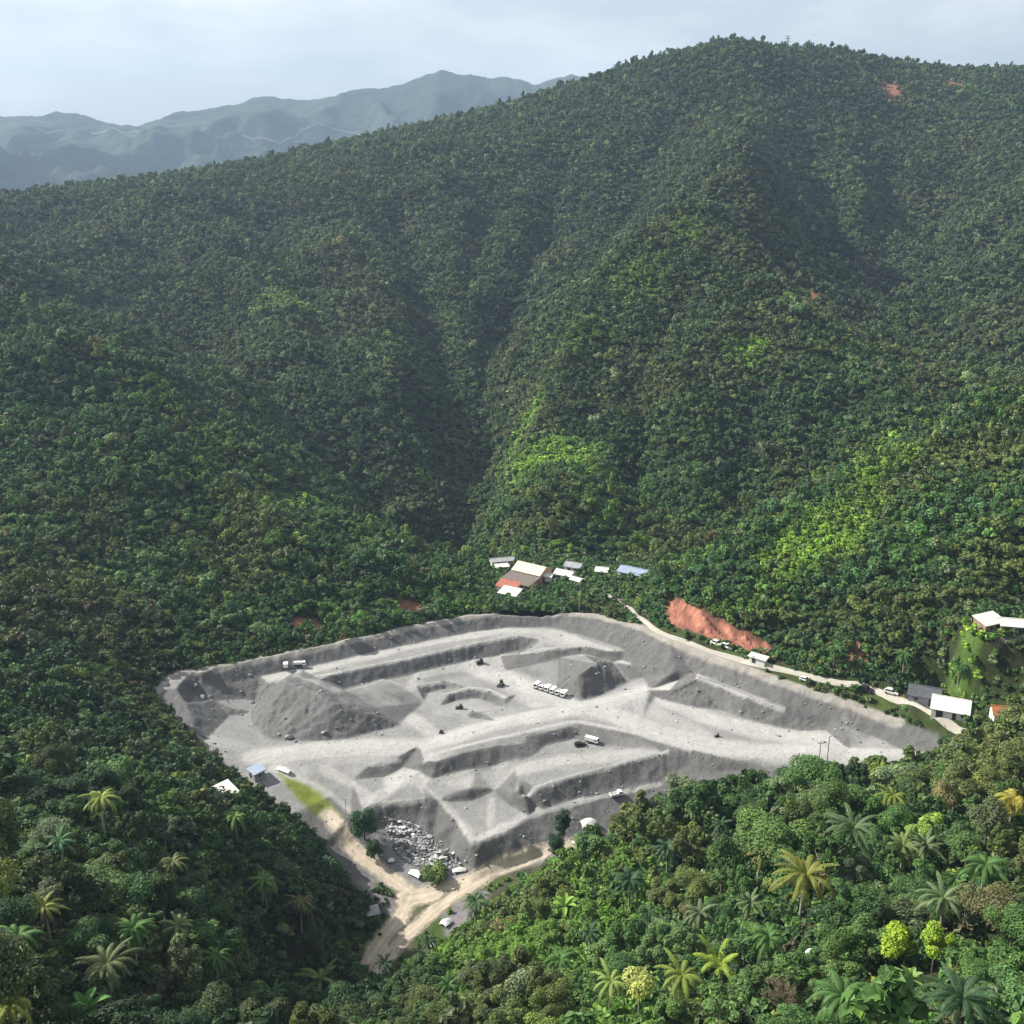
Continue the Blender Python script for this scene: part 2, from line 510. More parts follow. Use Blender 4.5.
def simple_mat(name, col, rough=.7, metal=0.0, nscale=None, namt=.25, bump=0.0):
    m, nt, b = new_mat(name)
    b.inputs['Roughness'].default_value = rough
    b.inputs['Metallic'].default_value = metal
    b.inputs['Specular IOR Level'].default_value = .3
    if nscale:
        f = noise(nt, nscale)
        c = mixc(nt, tuple(v * (1 - namt) for v in col), tuple(min(v * (1 + namt), .95) for v in col), ramp(nt, f, .3, .7))
        nt.links.new(c, b.inputs['Base Color'])
        if bump:
            bp = nd(nt, 'ShaderNodeBump'); bp.inputs['Strength'].default_value = .6; bp.inputs['Distance'].default_value = bump
            nt.links.new(f, bp.inputs['Height']); nt.links.new(bp.outputs[0], b.inputs['Normal'])
    else:
        b.inputs['Base Color'].default_value = (*col, 1)
    return m


def mesh_np(name, V, F, mats, smooth=True, fattr=None, vcol=None, mi=None, link=True):
    """V n x 3, F m x 3 or m x 4 arrays -> an object"""
    V = np.asarray(V, np.float32); F = np.asarray(F, np.int32)
    me = bpy.data.meshes.new(name)
    me.vertices.add(len(V)); me.vertices.foreach_set('co', V.ravel())
    k = F.shape[1]
    me.loops.add(F.size); me.loops.foreach_set('vertex_index', F.ravel())
    me.polygons.add(len(F)); me.polygons.foreach_set('loop_start', np.arange(0, F.size, k, dtype=np.int32))
    me.polygons.foreach_set('use_smooth', np.full(len(F), smooth))
    for m in (mats if isinstance(mats, (list, tuple)) else [mats]):
        me.materials.append(m)
    if mi is not None:
        me.polygons.foreach_set('material_index', np.asarray(mi, np.int32))
    if fattr is not None:
        a = me.attributes.new('lv', 'FLOAT', 'FACE'); a.data.foreach_set('value', np.asarray(fattr, np.float32))
    if vcol is not None:
        a = me.attributes.new('paint', 'FLOAT_COLOR', 'POINT')
        a.data.foreach_set('color', np.concatenate([vcol, np.ones((len(V), 1))], 1).astype(np.float32).ravel())
    me.update(calc_edges=True)
    o = bpy.data.objects.new(name, me)
    if link:
        COL.objects.link(o)
    return o


def tag(o, label=None, cat=None, group=None, kind=None):
    for k, v in (('label', label), ('category', cat), ('group', group), ('kind', kind)):
        if v:
            o[k] = v
    return o


def submesh(name, faces, V, vcol, mats, **kw):
    used, inv = np.unique(faces.ravel(), return_inverse=True)
    return mesh_np(name, V[used], inv.reshape(faces.shape), mats, vcol=vcol[used], **kw)


# ------------------------------------------------------------------ ground colours
def painted_mat(name, rough, fine, amt, bump, bscale):
    m, nt, b = new_mat(name)
    a = nd(nt, 'ShaderNodeAttribute', attribute_name='paint')
    f1, f2 = noise(nt, fine, 5, .65), noise(nt, fine * .16, 4, .6)
    c = mixc(nt, (0, 0, 0), a.outputs['Color'], 1.0)
    m1 = nd(nt, 'ShaderNodeMath', operation='MULTIPLY'); nt.links.new(ramp(nt, f1, .25, .75, 1 - amt, 1 + amt), m1.inputs[0]); nt.links.new(ramp(nt, f2, .25, .75, 1 - amt * .6, 1 + amt * .6), m1.inputs[1])
    vm = nd(nt, 'ShaderNodeVectorMath', operation='SCALE')
    nt.links.new(c, vm.inputs[0]); nt.links.new(m1.outputs[0], vm.inputs['Scale'])
    nt.links.new(vm.outputs[0], b.inputs['Base Color'])
    b.inputs['Roughness'].default_value = rough
    b.inputs['Specular IOR Level'].default_value = .2
    bp = nd(nt, 'ShaderNodeBump'); bp.inputs['Strength'].default_value = .8; bp.inputs['Distance'].default_value = bump
    nt.links.new(noise(nt, bscale, 6, .7), bp.inputs['Height']); nt.links.new(bp.outputs[0], b.inputs['Normal'])
    return m


M_QUARRY = painted_mat('crushed stone', .92, .9, .16, .35, 1.1)
M_EARTH = painted_mat('forest soil', .95, .6, .3, .4, .8)
M_DIRT = painted_mat('dirt road', .93, 1.2, .14, .1, 1.5)

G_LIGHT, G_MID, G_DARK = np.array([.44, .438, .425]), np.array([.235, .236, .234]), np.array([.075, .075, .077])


def wl(pts, z=None):
    out = []
    for p in pts:
        q = at_z(p[0], p[1], p[2]) if len(p) > 2 else hit(p[0], p[1])
        out.append((q[0], q[1]))
    return out


ROADS = [
    ([(255,757),(320,749),(420,746),(500,722),(590,706),(680,678),(705,671)], 5.0, 1.0),
    ([(345,690),(368,690),(395,706),(425,728),(440,741)], 3.5, .8), ([(340,690),(384,682),(430,672),(470,663),(510,656)], 2.8, .85), ([(365,690),(420,684)], 2.5, .6),
    ([(470,664),(520,684),(590,708),(640,724),(700,743),(760,753),(850,746),(905,748)], 5.0, 1.0), ([(480,660),(500,675),(540,700)], 6, .8),
    ([(200,690),(230,683.5),(300,671),(400,649.5),(500,630.5),(555,633),(590,644),(640,662),(692,674)], 2.6, .9), ([(540,632),(575,643),(590,645)], 3, .8),
    ([(700,673),(664,686),(668,702),(720,722),(780,734),(850,743),(915,746)], 5.0, .95), ([(640,690),(650,712),(700,738)], 6, .6),
    ([(783,706.5),(835,719),(873,734),(915,750)], 2.6, 1.0), ([(476,840),(530,812.5),(600,794.5),(660,779),(700,763),(750,750)], 2.2, .9),
    ([(440,790),(500,776),(560,761),(600,757),(650,754)], 3.2, .7), ([(418,772),(430,792),(452,815),(475,842)], 2.6, .85), ([(428,800),(430,835)], 1.6, .8), ([(500,764),(500,778),(485,790)], 2.5, .8),
    ([(275,768),(320,795),(350,812),(375,796),(420,768)], 2.6, .8), ([(325,768),(362,790),(372,797)], 2, .6), ([(395,780),(425,770),(428,758)], 5, .85), ([(200,735),(262,752),(300,770)], 3.5, .4),
    ([(430,750),(330,752)], 7, .5), ([(445,712),(475,704),(490,715)], 4, .35), ([(590,712),(620,700),(650,688)], 6, .5), ([(272,683),(290,690),(255,712)], 2.5, .3),
    ([(505,640),(530,632),(585,648)], 5, .5), ([(800,748),(900,745)], 8, .8), ([(480,840),(512,830)], 2, .7), ([(492,800),(490,826)], 1.8, .8), ([(430,790),(470,770)], 3, .3),
]


HEAPS = [
    ('gravel_heap', 'broad heap of grey stone with a dark triangular flank, leftmost in the quarry', 'gravel heap',
     [(287,679.5,4.4),(300,679,4),(335,694,4.2),(368,711,.8),(402,723,-2),(402,726,-2),(347,740,-2),(300,742,-2),(272,740,-2),(254,728,-2),(252,712,-1.5),(262,695,0),(274,683,2.6)], -2.6),
    ('gravel_heap', 'twin peaked heap of dark grey gravel behind the row of parked white trucks', 'gravel heap',
     [(556,688,-2),(581,702,-2),(602,696,-2),(630,682,-1),(612,666,.8),(598,661,4.4),(578,669,3.4),(566,678,0)], -2.8),
    ('gravel_heap', 'long flat topped heap of lumpy grey gravel below the right rim wall', 'gravel heap',
     [(699,679,3.7),(745,696.5,2.9),(783,711,1.6),(803,717.5,1.0),(816,724,-.6),(800,731,-1.5),(777,727,-1.5),(749,720,-1.5),(722,711,-1.5),(690,708,-1.4),(658,698,-1.4),(668,689,2)], -2.4),
]


LIPS = [[(316,676,3),(335,673,3),(420,655.5,3),(500,638.5,3),(516,636,3)], [(425,761,-2.2),(439,752,-1.9),(501,737,-1.6),(572,721.5,-1.2),(583,722,-1.2),(640,734,-1.5),(690,750,-2.1)],
        [(524,793,-5.6),(535,788,-5.3),(560,779.5,-4.8),(600,768.5,-4.4),(644,756.5,-3.6),(667,752.5,-3.3)], [(422,784,-5),(440,801,-6.6),(458,819,-8),(472,841,-9)], [(478,842,-9),(500,833,-9.2),(530,816,-9.5),(600,797,-9.2),(660,784,-8.5)],
        [(364,811,-5.6),(384,803,-5.1),(414,800.5,-5.2),(423,799,-5.3)], [(371,765,-3),(399,759.5,-3)], [(417,686,-2),(441,682,-2)], [(452,692,-2),(470,687,-1.6),(488,689,-1.6),(506,697,-1.8)],
        [(697,677.5,3.9),(720,685.5,3.4),(745,695.5,3.1),(783,710,1.8)], [(287,681.5,6.4),(318,694,5.9),(334,703,5.0)], [(578,672,4.2),(597,664,4.7)], [(522,653,1.2),(550,648.5,3.2),(583,645.5,3.4)]]


def paint_quarry(x, y, z, slope):
    f = fbm(x, y, 9, 4, 61); f2 = fbm(x, y, 30, 3, 63); f3 = fbm(x * 3.2 + y, y * .6 - x * .2, 6, 3, 65)
    f4 = fbm(x * .35 + y * .9, y * .25 - x * .1, 5, 4, 67)
    lightness = .10 + .24 * f + .16 * f2 + .16 * f4
    for pl, wd, s in ROADS:
        d = seg_dist(x, y, wl(pl))
        lightness = np.maximum(lightness, s * sstep(wd * 1.25, wd * .45, d + 1.1 * f + .5 * f3) * (.86 + .16 * f3 + .12 * np.sin(d * 4.2 + 3 * f) * (.5 + f4)))
    # pale dust berms along the lips of the benches
    for ln in LIPS:
        d = seg_dist(x, y, [w3(p)[:2] for p in ln])
        lightness = np.maximum(lightness, .8 * sstep(.95, .45, d + .25 * f3))
    lip = np.zeros(len(x))
    for ln in LIPS:
        lip = np.maximum(lip, sstep(.9, .4, seg_dist(x, y, [w3(p)[:2] for p in ln]) + .25 * f3))
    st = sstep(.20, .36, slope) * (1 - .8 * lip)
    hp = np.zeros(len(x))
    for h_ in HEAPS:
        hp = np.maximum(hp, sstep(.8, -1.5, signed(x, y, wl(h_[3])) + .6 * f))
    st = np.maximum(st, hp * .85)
    lightness = lightness * (1 - st) + st * (-.40 + .18 * f + .14 * f3 + .12 * fbm(x, y, 2.2, 3, 69))  # steep cuts and heaps: darker stone, deepened to paint in their shade
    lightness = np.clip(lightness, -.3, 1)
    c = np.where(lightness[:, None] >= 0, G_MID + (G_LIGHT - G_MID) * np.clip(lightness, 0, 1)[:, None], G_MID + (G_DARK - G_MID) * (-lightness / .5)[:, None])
    return c


hl = np.zeros(GX.shape)
for h_ in HEAPS:
    hl = np.maximum(hl, sstep(.5, -2.5, signed(GX, GY, wl(h_[3]))))
GH = GH + hl * (.42 * (ridged(GX, GY, 2.6, 3, 55) - .55) + .28 * fbm(GX, GY, 1.4, 2, 57))
V = np.stack([GX.ravel(), GY.ravel(), GH.ravel()], 1)
xf, yf = GX.ravel(), GY.ravel()
SL = blur(SLOPE, .6).ravel()
PC = np.zeros((len(V), 3))
inq = GSD.ravel() < 6
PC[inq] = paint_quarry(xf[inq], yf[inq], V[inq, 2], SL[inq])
SOIL, GRASS, TAN, LITTER = np.array([.035, .04, .018]), np.array([.06, .095, .022]), np.array([.52, .45, .36]), np.array([.085, .085, .055])
fq = fbm(xf, yf, 4, 3, 71)
# verge outside the outline: soil and grass
vs = sstep(-.6, .8, GSD.ravel() + 1.6 * fq + 1.2 * fbm(xf, yf, 14, 2, 72) - .5)[:, None]
PC = PC * (1 - vs) + (SOIL + (GRASS - SOIL) * np.clip(.5 + fq, 0, 1)[:, None]) * vs
# thin pale track along the rim
rim = wl([p for p in OUT[:20]])
rd = sstep(1.5, .7, np.abs(seg_dist(xf, yf, rim) - .4) + .3 * fq)[:, None] * .8
PC = PC * (1 - rd) + np.array([.36, .34, .31]) * rd
# the dirt road junction in front, ruts included
JUNC = [([(352,988,-19.5),(366,966,-18.8),(402,916,-17),(412,893,-16),(386,876,-15),(362,857,-13),(341,836,-10.5),(328,818,-8)], 1.7),
        ([(412,893,-16),(450,886,-15.8),(490,873,-15.3),(545,853,-15.2),(620,834,-14)], 1.45), ([(372,978,-19.2),(404,936,-17),(440,905,-16.2),(485,878,-15.4)], 1.5), ([(408,898,-16),(432,893,-16)], 2.8)]
jd = np.full(len(xf), 99.0)
for pl, wd in JUNC:
    jd = np.minimum(jd, seg_dist(xf, yf, wl(pl)) - wd)
apron = sstep(9, 2, jd + 2 * fq)[:, None] * (sstep(4, -2, GSD.ravel()) * sstep(254, 244, yf + .0 * xf))[:, None]
rubble_zone = wl([(372,828,-10),(416,826,-10),(432,846,-12),(466,868,-15),(455,878,-15.5),(395,868,-14.5)])
lowz = sstep(2, -1, signed(xf, yf, wl([(352,880,-15),(400,890,-16),(470,884,-15.8),(548,862,-15.4),(560,880,-16),(500,910,-16),(440,955,-17.5),(366,1010,-20),(330,1000,-20),(383,935,-17)])))[:, None]
PC = PC * (1 - lowz) + LITTER * (1 + .5 * fq[:, None]) * lowz
grs = sstep(-.35, .15, fbm(xf, yf, 6, 3, 77))[:, None] * lowz * sstep(.4, 1.6, jd)[:, None]
PC = PC * (1 - grs) + GRASS * grs
rz = sstep(3, -2, signed(xf, yf, rubble_zone) + 1.5 * fq)[:, None]
PC = PC * (1 - rz) + np.array([.20, .20, .21]) * (1 + .5 * fbm(xf, yf, 2, 3, 73)[:, None]) * rz
# lime grass bank on the left edge
gz = sstep(1.2, -1.2, signed(xf, yf, wl([(278,770,-2),(300,782,-4),(322,800,-7),(340,822,-9),(336,832,-10),(316,815,-7),(296,798,-5)])) + fq)[:, None]
PC = PC * (1 - gz) + np.array([.15, .19, .03]) * (1 + .4 * fq[:, None]) * gz
road_m = jd + .55 * fq < 0
rut = np.ones(len(xf))
for pl, wd in JUNC:
    d = seg_dist(xf, yf, wl(pl))
    rut = rut - .16 * np.exp(-((d - wd * .45) / .45) ** 2) + .1 * np.exp(-(d / .6) ** 2)
RC = TAN * (rut * (1 + .16 * fbm(xf, yf, 3, 3, 75)))[:, None]
edge = (jd < .7)
PC[edge] = (PC * .6 + RC * .4)[edge]
for yard in ([(356,868,-14.5),(372,886,-15.5),(398,906,-16.5),(394,918,-16.8),(372,902,-16),(352,880,-15)], [(440,908,-16.5),(470,893,-16),(490,890,-16),(484,912,-16.5),(462,938,-17.3),(446,936,-17.3)]):
    b_ = (sstep(1.0, -1.0, signed(xf, yf, wl(yard)) + fq) * sstep(.2, .8, jd))[:, None]
    PC = PC * (1 - b_) + np.array([.20, .19, .195]) * (1 + .3 * fq[:, None]) * b_
PC[road_m] = RC[road_m]
PC = np.clip(PC, .012, .8)

nX, nY = len(gx), len(gy)
jj, ii = np.meshgrid(np.arange(nY - 1), np.arange(nX - 1), indexing='ij')
F = np.stack([jj * nX + ii, jj * nX + ii + 1, (jj + 1) * nX + ii + 1, (jj + 1) * nX + ii], -1).reshape(-1, 4)
fc = V[F].mean(1)
keep = GSD.ravel()[F].min(1) < 6
fc_road = road_m[F].sum(1) >= 2
# heaps that stand on the quarry floor are things of their own
taken = np.zeros(len(F), bool)
base_V = V.copy()
for nm, lab, cat, pl, zb in HEAPS:
    m = in_poly(fc[:, 0], fc[:, 1], wl(pl)) & keep & ~taken
    taken |= m
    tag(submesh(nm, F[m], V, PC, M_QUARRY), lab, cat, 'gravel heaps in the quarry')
    vid = np.unique(F[m].ravel())
    edge = np.zeros(len(V), bool); edge[np.unique(F[keep & ~m].ravel())] = True
    vid = vid[~edge[vid]]
    base_V[vid, 2] = np.minimum(base_V[vid, 2] - .3, np.maximum(zb, base_V[vid, 2] - 7))
tag(submesh('dirt_road', F[keep & fc_road], V, PC, M_DIRT), 'pale tan dirt road forking in front of the quarry', 'dirt road', kind='structure')
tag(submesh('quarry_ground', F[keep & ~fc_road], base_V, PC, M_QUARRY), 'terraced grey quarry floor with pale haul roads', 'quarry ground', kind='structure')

SCAR = wl([(666,600),(684,602),(712,618),(740,630),(768,644),(772,652),(745,651),(715,640),(690,634),(668,622)])

# ------------------------------------------------------------------ hillside sheet (finer near the camera)
th = np.linspace(R(-44), R(44), 760)
rows = [24.0]
while rows[-1] < 2600:
    rows.append(rows[-1] * 1.006 + .25)
rows = np.array(rows)
TX = rows[:, None] * np.tan(th)[None, :]; TY = np.repeat(rows[:, None], len(th), 1)
TZ = H(TX.ravel(), TY.ravel()).reshape(TX.shape)
tsd = sdq(TX.ravel(), TY.ravel()).reshape(TX.shape)
TZ = TZ - 3.5 * sstep(5.0, 1.5, tsd) - .05
scm = sstep(1.0, -2.0, signed(TX, TY, SCAR))
TZ = TZ + scm * (2.6 * (ridged(TX * 1.4 + TY * .5, TY * .3, 4.2, 3, 97) - .55) + .9 * fbm(TX, TY, 2, 3, 98))
xf, yf = TX.ravel(), TY.ravel()
tf, tf2 = fbm(xf, yf, 14, 4, 81), fbm(xf, yf, 70, 3, 83)
TC = SOIL * .7 + (GRASS * .6 - SOIL * .7) * np.clip(.35 + .6 * tf + .5 * tf2, 0, 1)[:, None]


def blob(px, py, r, soft=.5, y=None):
    q = hit(px, py) if y is None else at_y(px, py, y)
    d = np.hypot(xf - q[0], yf - q[1]) + r * .35 * fbm(xf, yf, r * .6, 3, 91)
    return sstep(r, r * soft, d)[:, None]


RED = np.array([.33, .145, .10])
sc = sstep(1.5, -1.0, signed(xf, yf, SCAR) + 1.2 * tf)[:, None]
TC = TC * (1 - sc) + RED * (1 + .9 * fbm(xf * 2.2 + yf * .6, yf * .35, 4, 4, 93)[:, None]) * (1 + .3 * fbm(xf, yf, 1.6, 2, 95)[:, None]) * sc
for px, py, r in [(310,628,8),(410,606,6),(437,618,4),(890,88,30),(955,82,26),(860,655,5),(845,660,4),(480,612,3),(812,300,6)]:
    b = blob(px, py, r)
    TC = TC * (1 - b) + np.array([.27, .13, .085]) * b
for px, py, r, c in [(778,668,3.4,(.55,.36,.24)),(792,684,3,(.42,.22,.12)),(885,703,5,(.36,.24,.12)),(776,690,3,(.40,.22,.13)),(668,546,3,(.42,.26,.14))]:
    b = blob(px, py, r)
    TC = TC * (1 - b) + np.array(c) * b
YARD = np.array([.23, .195, .165])
for px, py, r in [(530,585,6),(617,598,4.5),(935,708,4),(1000,632,6)]:
    b = blob(px, py, r) * .8
    TC = TC * (1 - b) + YARD * b
for px, py, r in [(550,450,30),(525,430,14),(600,475,15),(745,345,14),(830,522,20),(790,540,12),(280,290,22),(790,292,8),(870,470,8),(905,440,9),(690,225,10),(650,600,8),(968,642,5),(600,606,8),(700,665,8)]:
    b = blob(px, py, r) * .85
    TC = TC * (1 - b) + np.array([.085, .15, .03]) * (1 + .35 * tf[:, None]) * b
nr, nc = TX.shape
jj, ii = np.meshgrid(np.arange(nr - 1), np.arange(nc - 1), indexing='ij')
F = np.stack([jj * nc + ii, jj * nc + ii + 1, (jj + 1) * nc + ii + 1, (jj + 1) * nc + ii], -1).reshape(-1, 4)
TV = np.stack([xf, yf, TZ.ravel()], 1)
F = F[tsd.ravel()[F].max(1) > 0.5]
tag(submesh('hillside', F, TV, np.clip(TC, .01, .7), M_EARTH), 'steep green hillsides around the quarry valley', 'hillside', kind='structure')

# ------------------------------------------------------------------ far range
FAR = 5600.0


def far_z(x, y):
    crest_y = FAR + 500 * fbm(x, x * 0 + 3.3, 1900, 3, 101)
    px = 512 + FPX * x / (FAR * CP)
    top = np.interp(px, [-600,-200,0,40,80,125,150,200,260,300,345,400,440,490,540,575,620,700,900,1100,1700], [118,112,117,120,113,119,124,108,97,101,88,80,66,73,79,70,76,70,74,72,90])
    top = top + 6.5 * fbm(px, px * 0 + 1.7, 30, 4, 105, .6)
    crest = CAM_Z + FAR * np.tan(np.arctan((512 - top) / FPX) - PITCH)
    d = np.abs(y - crest_y)
    prof = np.clip(1 - d / 2900, 0, 1) ** 1.15
    rg = ridged(x + .25 * y, y * .55, 1100, 5, 103)
    rg2 = ridged(x - .3 * y, y * .4, 420, 4, 107)
    z = -90 + (crest + 90) * prof
    bump = (400 * (rg - .55) + 230 * (rg2 - .5)) * (sstep(0, 1000, d) * .95 + .05) * sstep(0, .25, prof)
    z = z + bump + 14 * fbm(x, y, 220, 4, 109) * sstep(0, .3, prof)
    pxx = 512 + FPX * x / (np.maximum(y, 1) * CP)
    lim = np.interp(pxx, [-600,0,125,200,300,345,440,540,620,900,1700], [150,150,150,140,122,112,96,100,102,104,120]) - 26 * sstep(2000, 0, d) + 8 * fbm(pxx, y / 40, 60, 3, 113)
    zl = CAM_Z + y * np.tan(np.arctan((512 - lim) / FPX) - PITCH)
    k = np.where(y < crest_y - 120, 1.0, 0.0)
    return np.where((k > 0) & (z > zl), zl + (z - zl) * .18, z)


fx = np.linspace(-8000, 8000, 900); fy = np.linspace(3000, 10500, 360)
FX, FY = np.meshgrid(fx, fy)
FZ = far_z(FX, FY)
xf, yf = FX.ravel(), FY.ravel()
FCc = np.array([.030, .048, .028]) * (1 + .7 * fbm(xf, yf, 300, 4, 111)[:, None])
nr, nc = FX.shape
jj, ii = np.meshgrid(np.arange(nr - 1), np.arange(nc - 1), indexing='ij')
F = np.stack([jj * nc + ii, jj * nc + ii + 1, (jj + 1) * nc + ii + 1, (jj + 1) * nc + ii], -1).reshape(-1, 4)
M_FAR = painted_mat('far forest', .95, .03, .45, 14, .02)
tag(mesh_np('mountains', np.stack([xf, yf, FZ.ravel()], 1), F, M_FAR, vcol=np.clip(FCc, .01, .5)), 'blue hazy mountain range beyond the ridge', 'mountains', kind='structure')


def far_hit(px, py):
    a, b, c = ray(px, py)
    Y = np.arange(3020, 7500, 9.0); t = Y / b
    k = np.nonzero(CAM_Z + c * t <= far_z(a * t, Y))[0]
    return (a * t[k[0]], Y[k[0]]) if len(k) else None


def ribbon(name, pts, width, mat, lift, zf, step=3.0, vary=0.0, col=(.4, .38, .33)):
    P = [np.array(p[:2], float) for p in pts]
    # smooth the centre line
    out = []
    for i in range(len(P) - 1):
        p0, p1, p2, p3 = P[max(i - 1, 0)], P[i], P[i + 1], P[min(i + 2, len(P) - 1)]
        m = max(int(np.linalg.norm(p2 - p1) / step), 1)
        for k in range(m):
            t = k / m
            out.append(.5 * (2 * p1 + (p2 - p0) * t + (2 * p0 - 5 * p1 + 4 * p2 - p3) * t * t + (3 * p1 - 3 * p2 + p3 - p0) * t ** 3))
    out.append(P[-1]); C_ = np.array(out)
    T = np.gradient(C_, axis=0); T /= np.linalg.norm(T, axis=1)[:, None] + 1e-9
    N = np.stack([-T[:, 1], T[:, 0]], 1)
    wv = width * (1 + vary * fbm(C_[:, 0], C_[:, 1], 12, 3, 7))
    rows_ = []
    for s in (-1, -.5, 0, .5, 1):
        q = C_ + N * (s * wv / 2)[:, None]
        rows_.append(np.stack([q[:, 0], q[:, 1], zf(q[:, 0], q[:, 1]) + lift - (1.0 if abs(s) == 1 else 0) * lift * .6], 1))
    m = len(C_); Vv = np.concatenate(rows_)
    i = np.arange(m - 1)
    Ff = np.concatenate([np.stack([r * m + i, r * m + i + 1, (r + 1) * m + i + 1, (r + 1) * m + i], 1) for r in range(4)])
    fcol = np.array(col) * (1 + .2 * fbm(Vv[:, 0], Vv[:, 1], 5, 3, 13)[:, None])
    return mesh_np(name, Vv, Ff, mat, vcol=fcol), C_


pts = [far_hit(px, py) for px, py in [(36,131),(62,133),(96,136),(122,146),(150,151),(190,150),(225,148),(262,141),(300,134),(334,131),(352,135),(366,141)]]
pts = [p for p in pts if p]
med = sorted(p[1] for p in pts)[len(pts) // 2]
pts = [p for p in pts if abs(p[1] - med) < 260]
mr, _ = ribbon('mountain_road', pts, 6, M_DIRT, 7, far_z, 50, .3, (.24, .235, .225))
tag(mr, 'pale road cut winding across the far blue mountains', 'mountain road', kind='structure')
# plain beyond everything, to the horizon
pl = mesh_np('lowland', [(-9000, -2000, -95), (9000, -2000, -95), (9000, 11000, -95), (-9000, 11000, -95)], [(0, 1, 2, 3)], simple_mat('lowland green', (.05, .065, .03), .95, nscale=.002))
tag(pl, 'green lowland far beyond the mountains', 'lowland', kind='structure')

# ------------------------------------------------------------------ access road along the right rim and other tracks
ACCESS = [at_z(*p)[:2] for p in ACC3]
ar, ACCESS_C = ribbon('access_road', ACCESS, 2.0, M_DIRT, .22, H, 2.0, .12, (.42, .40, .35))
tag(ar, 'narrow pale access road running along the right rim of the quarry', 'access road', kind='structure')
SIDE = wl([(648,585),(640,592),(636,600),(640,608)])
sr, SIDE_C = ribbon('footpath', SIDE, 1.8, M_DIRT, .22, H, 2.0, .2, (.45, .40, .30))
tag(sr, 'short pale path climbing to the blue roofed shed', 'footpath', kind='structure')
LP = wl([(312,636),(340,632),(375,626),(410,622)])
lr, LPC = ribbon('footpath', LP, 1.4, M_DIRT, .25, H, 2.0, .3, (.20, .20, .13))
tag(lr, 'faint grassy path above the back rim wall', 'footpath', kind='structure')

# ------------------------------------------------------------------ air, sky, sun
hz = bpy.data.meshes.new('haze')
bm = bmesh.new()
bmesh.ops.create_cube(bm, size=1)
for v in bm.verts:
    v.co = Vector((v.co.x * 18200, 4500 + v.co.y * 13200, (-96 if v.co.z < 0 else 900)))
bm.to_mesh(hz); bm.free()
ho = bpy.data.objects.new('haze', hz); COL.objects.link(ho)
m = bpy.data.materials.new('haze'); m.use_nodes = True; nt = m.node_tree
nt.nodes.clear()
out = nd(nt, 'ShaderNodeOutputMaterial'); pv = nd(nt, 'ShaderNodeVolumePrincipled')
pv.inputs['Color'].default_value = HAZE_C
pv.inputs['Density'].default_value = HAZE_D
pv.inputs['Anisotropy'].default_value = .2
nt.links.new(pv.outputs[0], out.inputs['Volume'])
hz.materials.append(m)
tag(ho, 'thin blue haze hanging in the valley air', 'haze', kind='stuff')

SUN_EL, SUN_AZ = R(39), (-.95, .31)     # light comes from the left and a little from beyond
sd = bpy.data.lights.new('sun', 'SUN'); sd.energy = SUN_E; sd.angle = R(SUN_ANG); sd.color = (1, .94, .84)
so = bpy.data.objects.new('sun', sd); COL.objects.link(so)
to_sun = Vector((SUN_AZ[0] * math.cos(SUN_EL), SUN_AZ[1] * math.cos(SUN_EL), math.sin(SUN_EL))).normalized()
so.rotation_euler = to_sun.to_track_quat('Z', 'Y').to_euler()

world = bpy.data.worlds.new('World'); scene.world = world
world.use_nodes = True
nt = world.node_tree
bg = nt.nodes['Background']
sky = nd(nt, 'ShaderNodeTexSky', sky_type='NISHITA')
sky.sun_disc = False
sky.sun_elevation = SUN_EL
sky.sun_rotation = math.atan2(to_sun.x, to_sun.y)
sky.air_density = 1.0; sky.dust_density = 2.0; sky.ozone_density = 1.0; sky.altitude = 200
tc = nd(nt, 'ShaderNodeTexCoord')
mp = nd(nt, 'ShaderNodeMapping'); mp.inputs['Scale'].default_value = (1, 1, 3.2); mp.inputs['Location'].default_value = (.3, 0, .15)
nt.links.new(tc.outputs['Generated'], mp.inputs['Vector'])
nz = noise(nt, 2.6, 6, .55, vec=mp.outputs[0]); nz2 = noise(nt, 7.0, 5, .6, vec=mp.outputs[0])
cl = ramp(nt, nz, .42, .62, .30, .96)
shade = ramp(nt, nz2, .3, .7, .86, 1.06)
cw = nd(nt, 'ShaderNodeVectorMath', operation='SCALE'); cw.inputs[0].default_value = CLOUD_COL
nt.links.new(shade, cw.inputs['Scale'])
sx = nd(nt, 'ShaderNodeSeparateXYZ'); nt.links.new(tc.outputs['Generated'], sx.inputs[0])
low = nd(nt, 'ShaderNodeMath', operation='MULTIPLY'); nt.links.new(cl, low.inputs[0]); nt.links.new(ramp(nt, sx.outputs['Z'], .16, .5, 1.0, .12), low.inputs[1])
gz_ = nd(nt, 'ShaderNodeVectorMath', operation='SCALE'); gz_.inputs[0].default_value = CLOUD_COL; gz_.inputs['Scale'].default_value = .40
over = mixc(nt, sky.outputs[0], gz_.outputs[0], ramp(nt, sx.outputs['Z'], .16, .5, 0.0, .75))
c = mixc(nt, over, cw.outputs[0], low.outputs[0])
nt.links.new(c, bg.inputs['Color'])
bg.inputs['Strength'].default_value = SKY_S
scene.view_settings.view_transform = 'Standard'
scene.view_settings.look = 'None'
scene.view_settings.exposure = EXPO
scene.view_settings.gamma = 1
scene.cycles.use_denoising = True
scene.cycles.volume_bounces = 0
scene.cycles.max_bounces = 5
scene.cycles.diffuse_bounces = 3
scene.cycles.transparent_max_bounces = 6
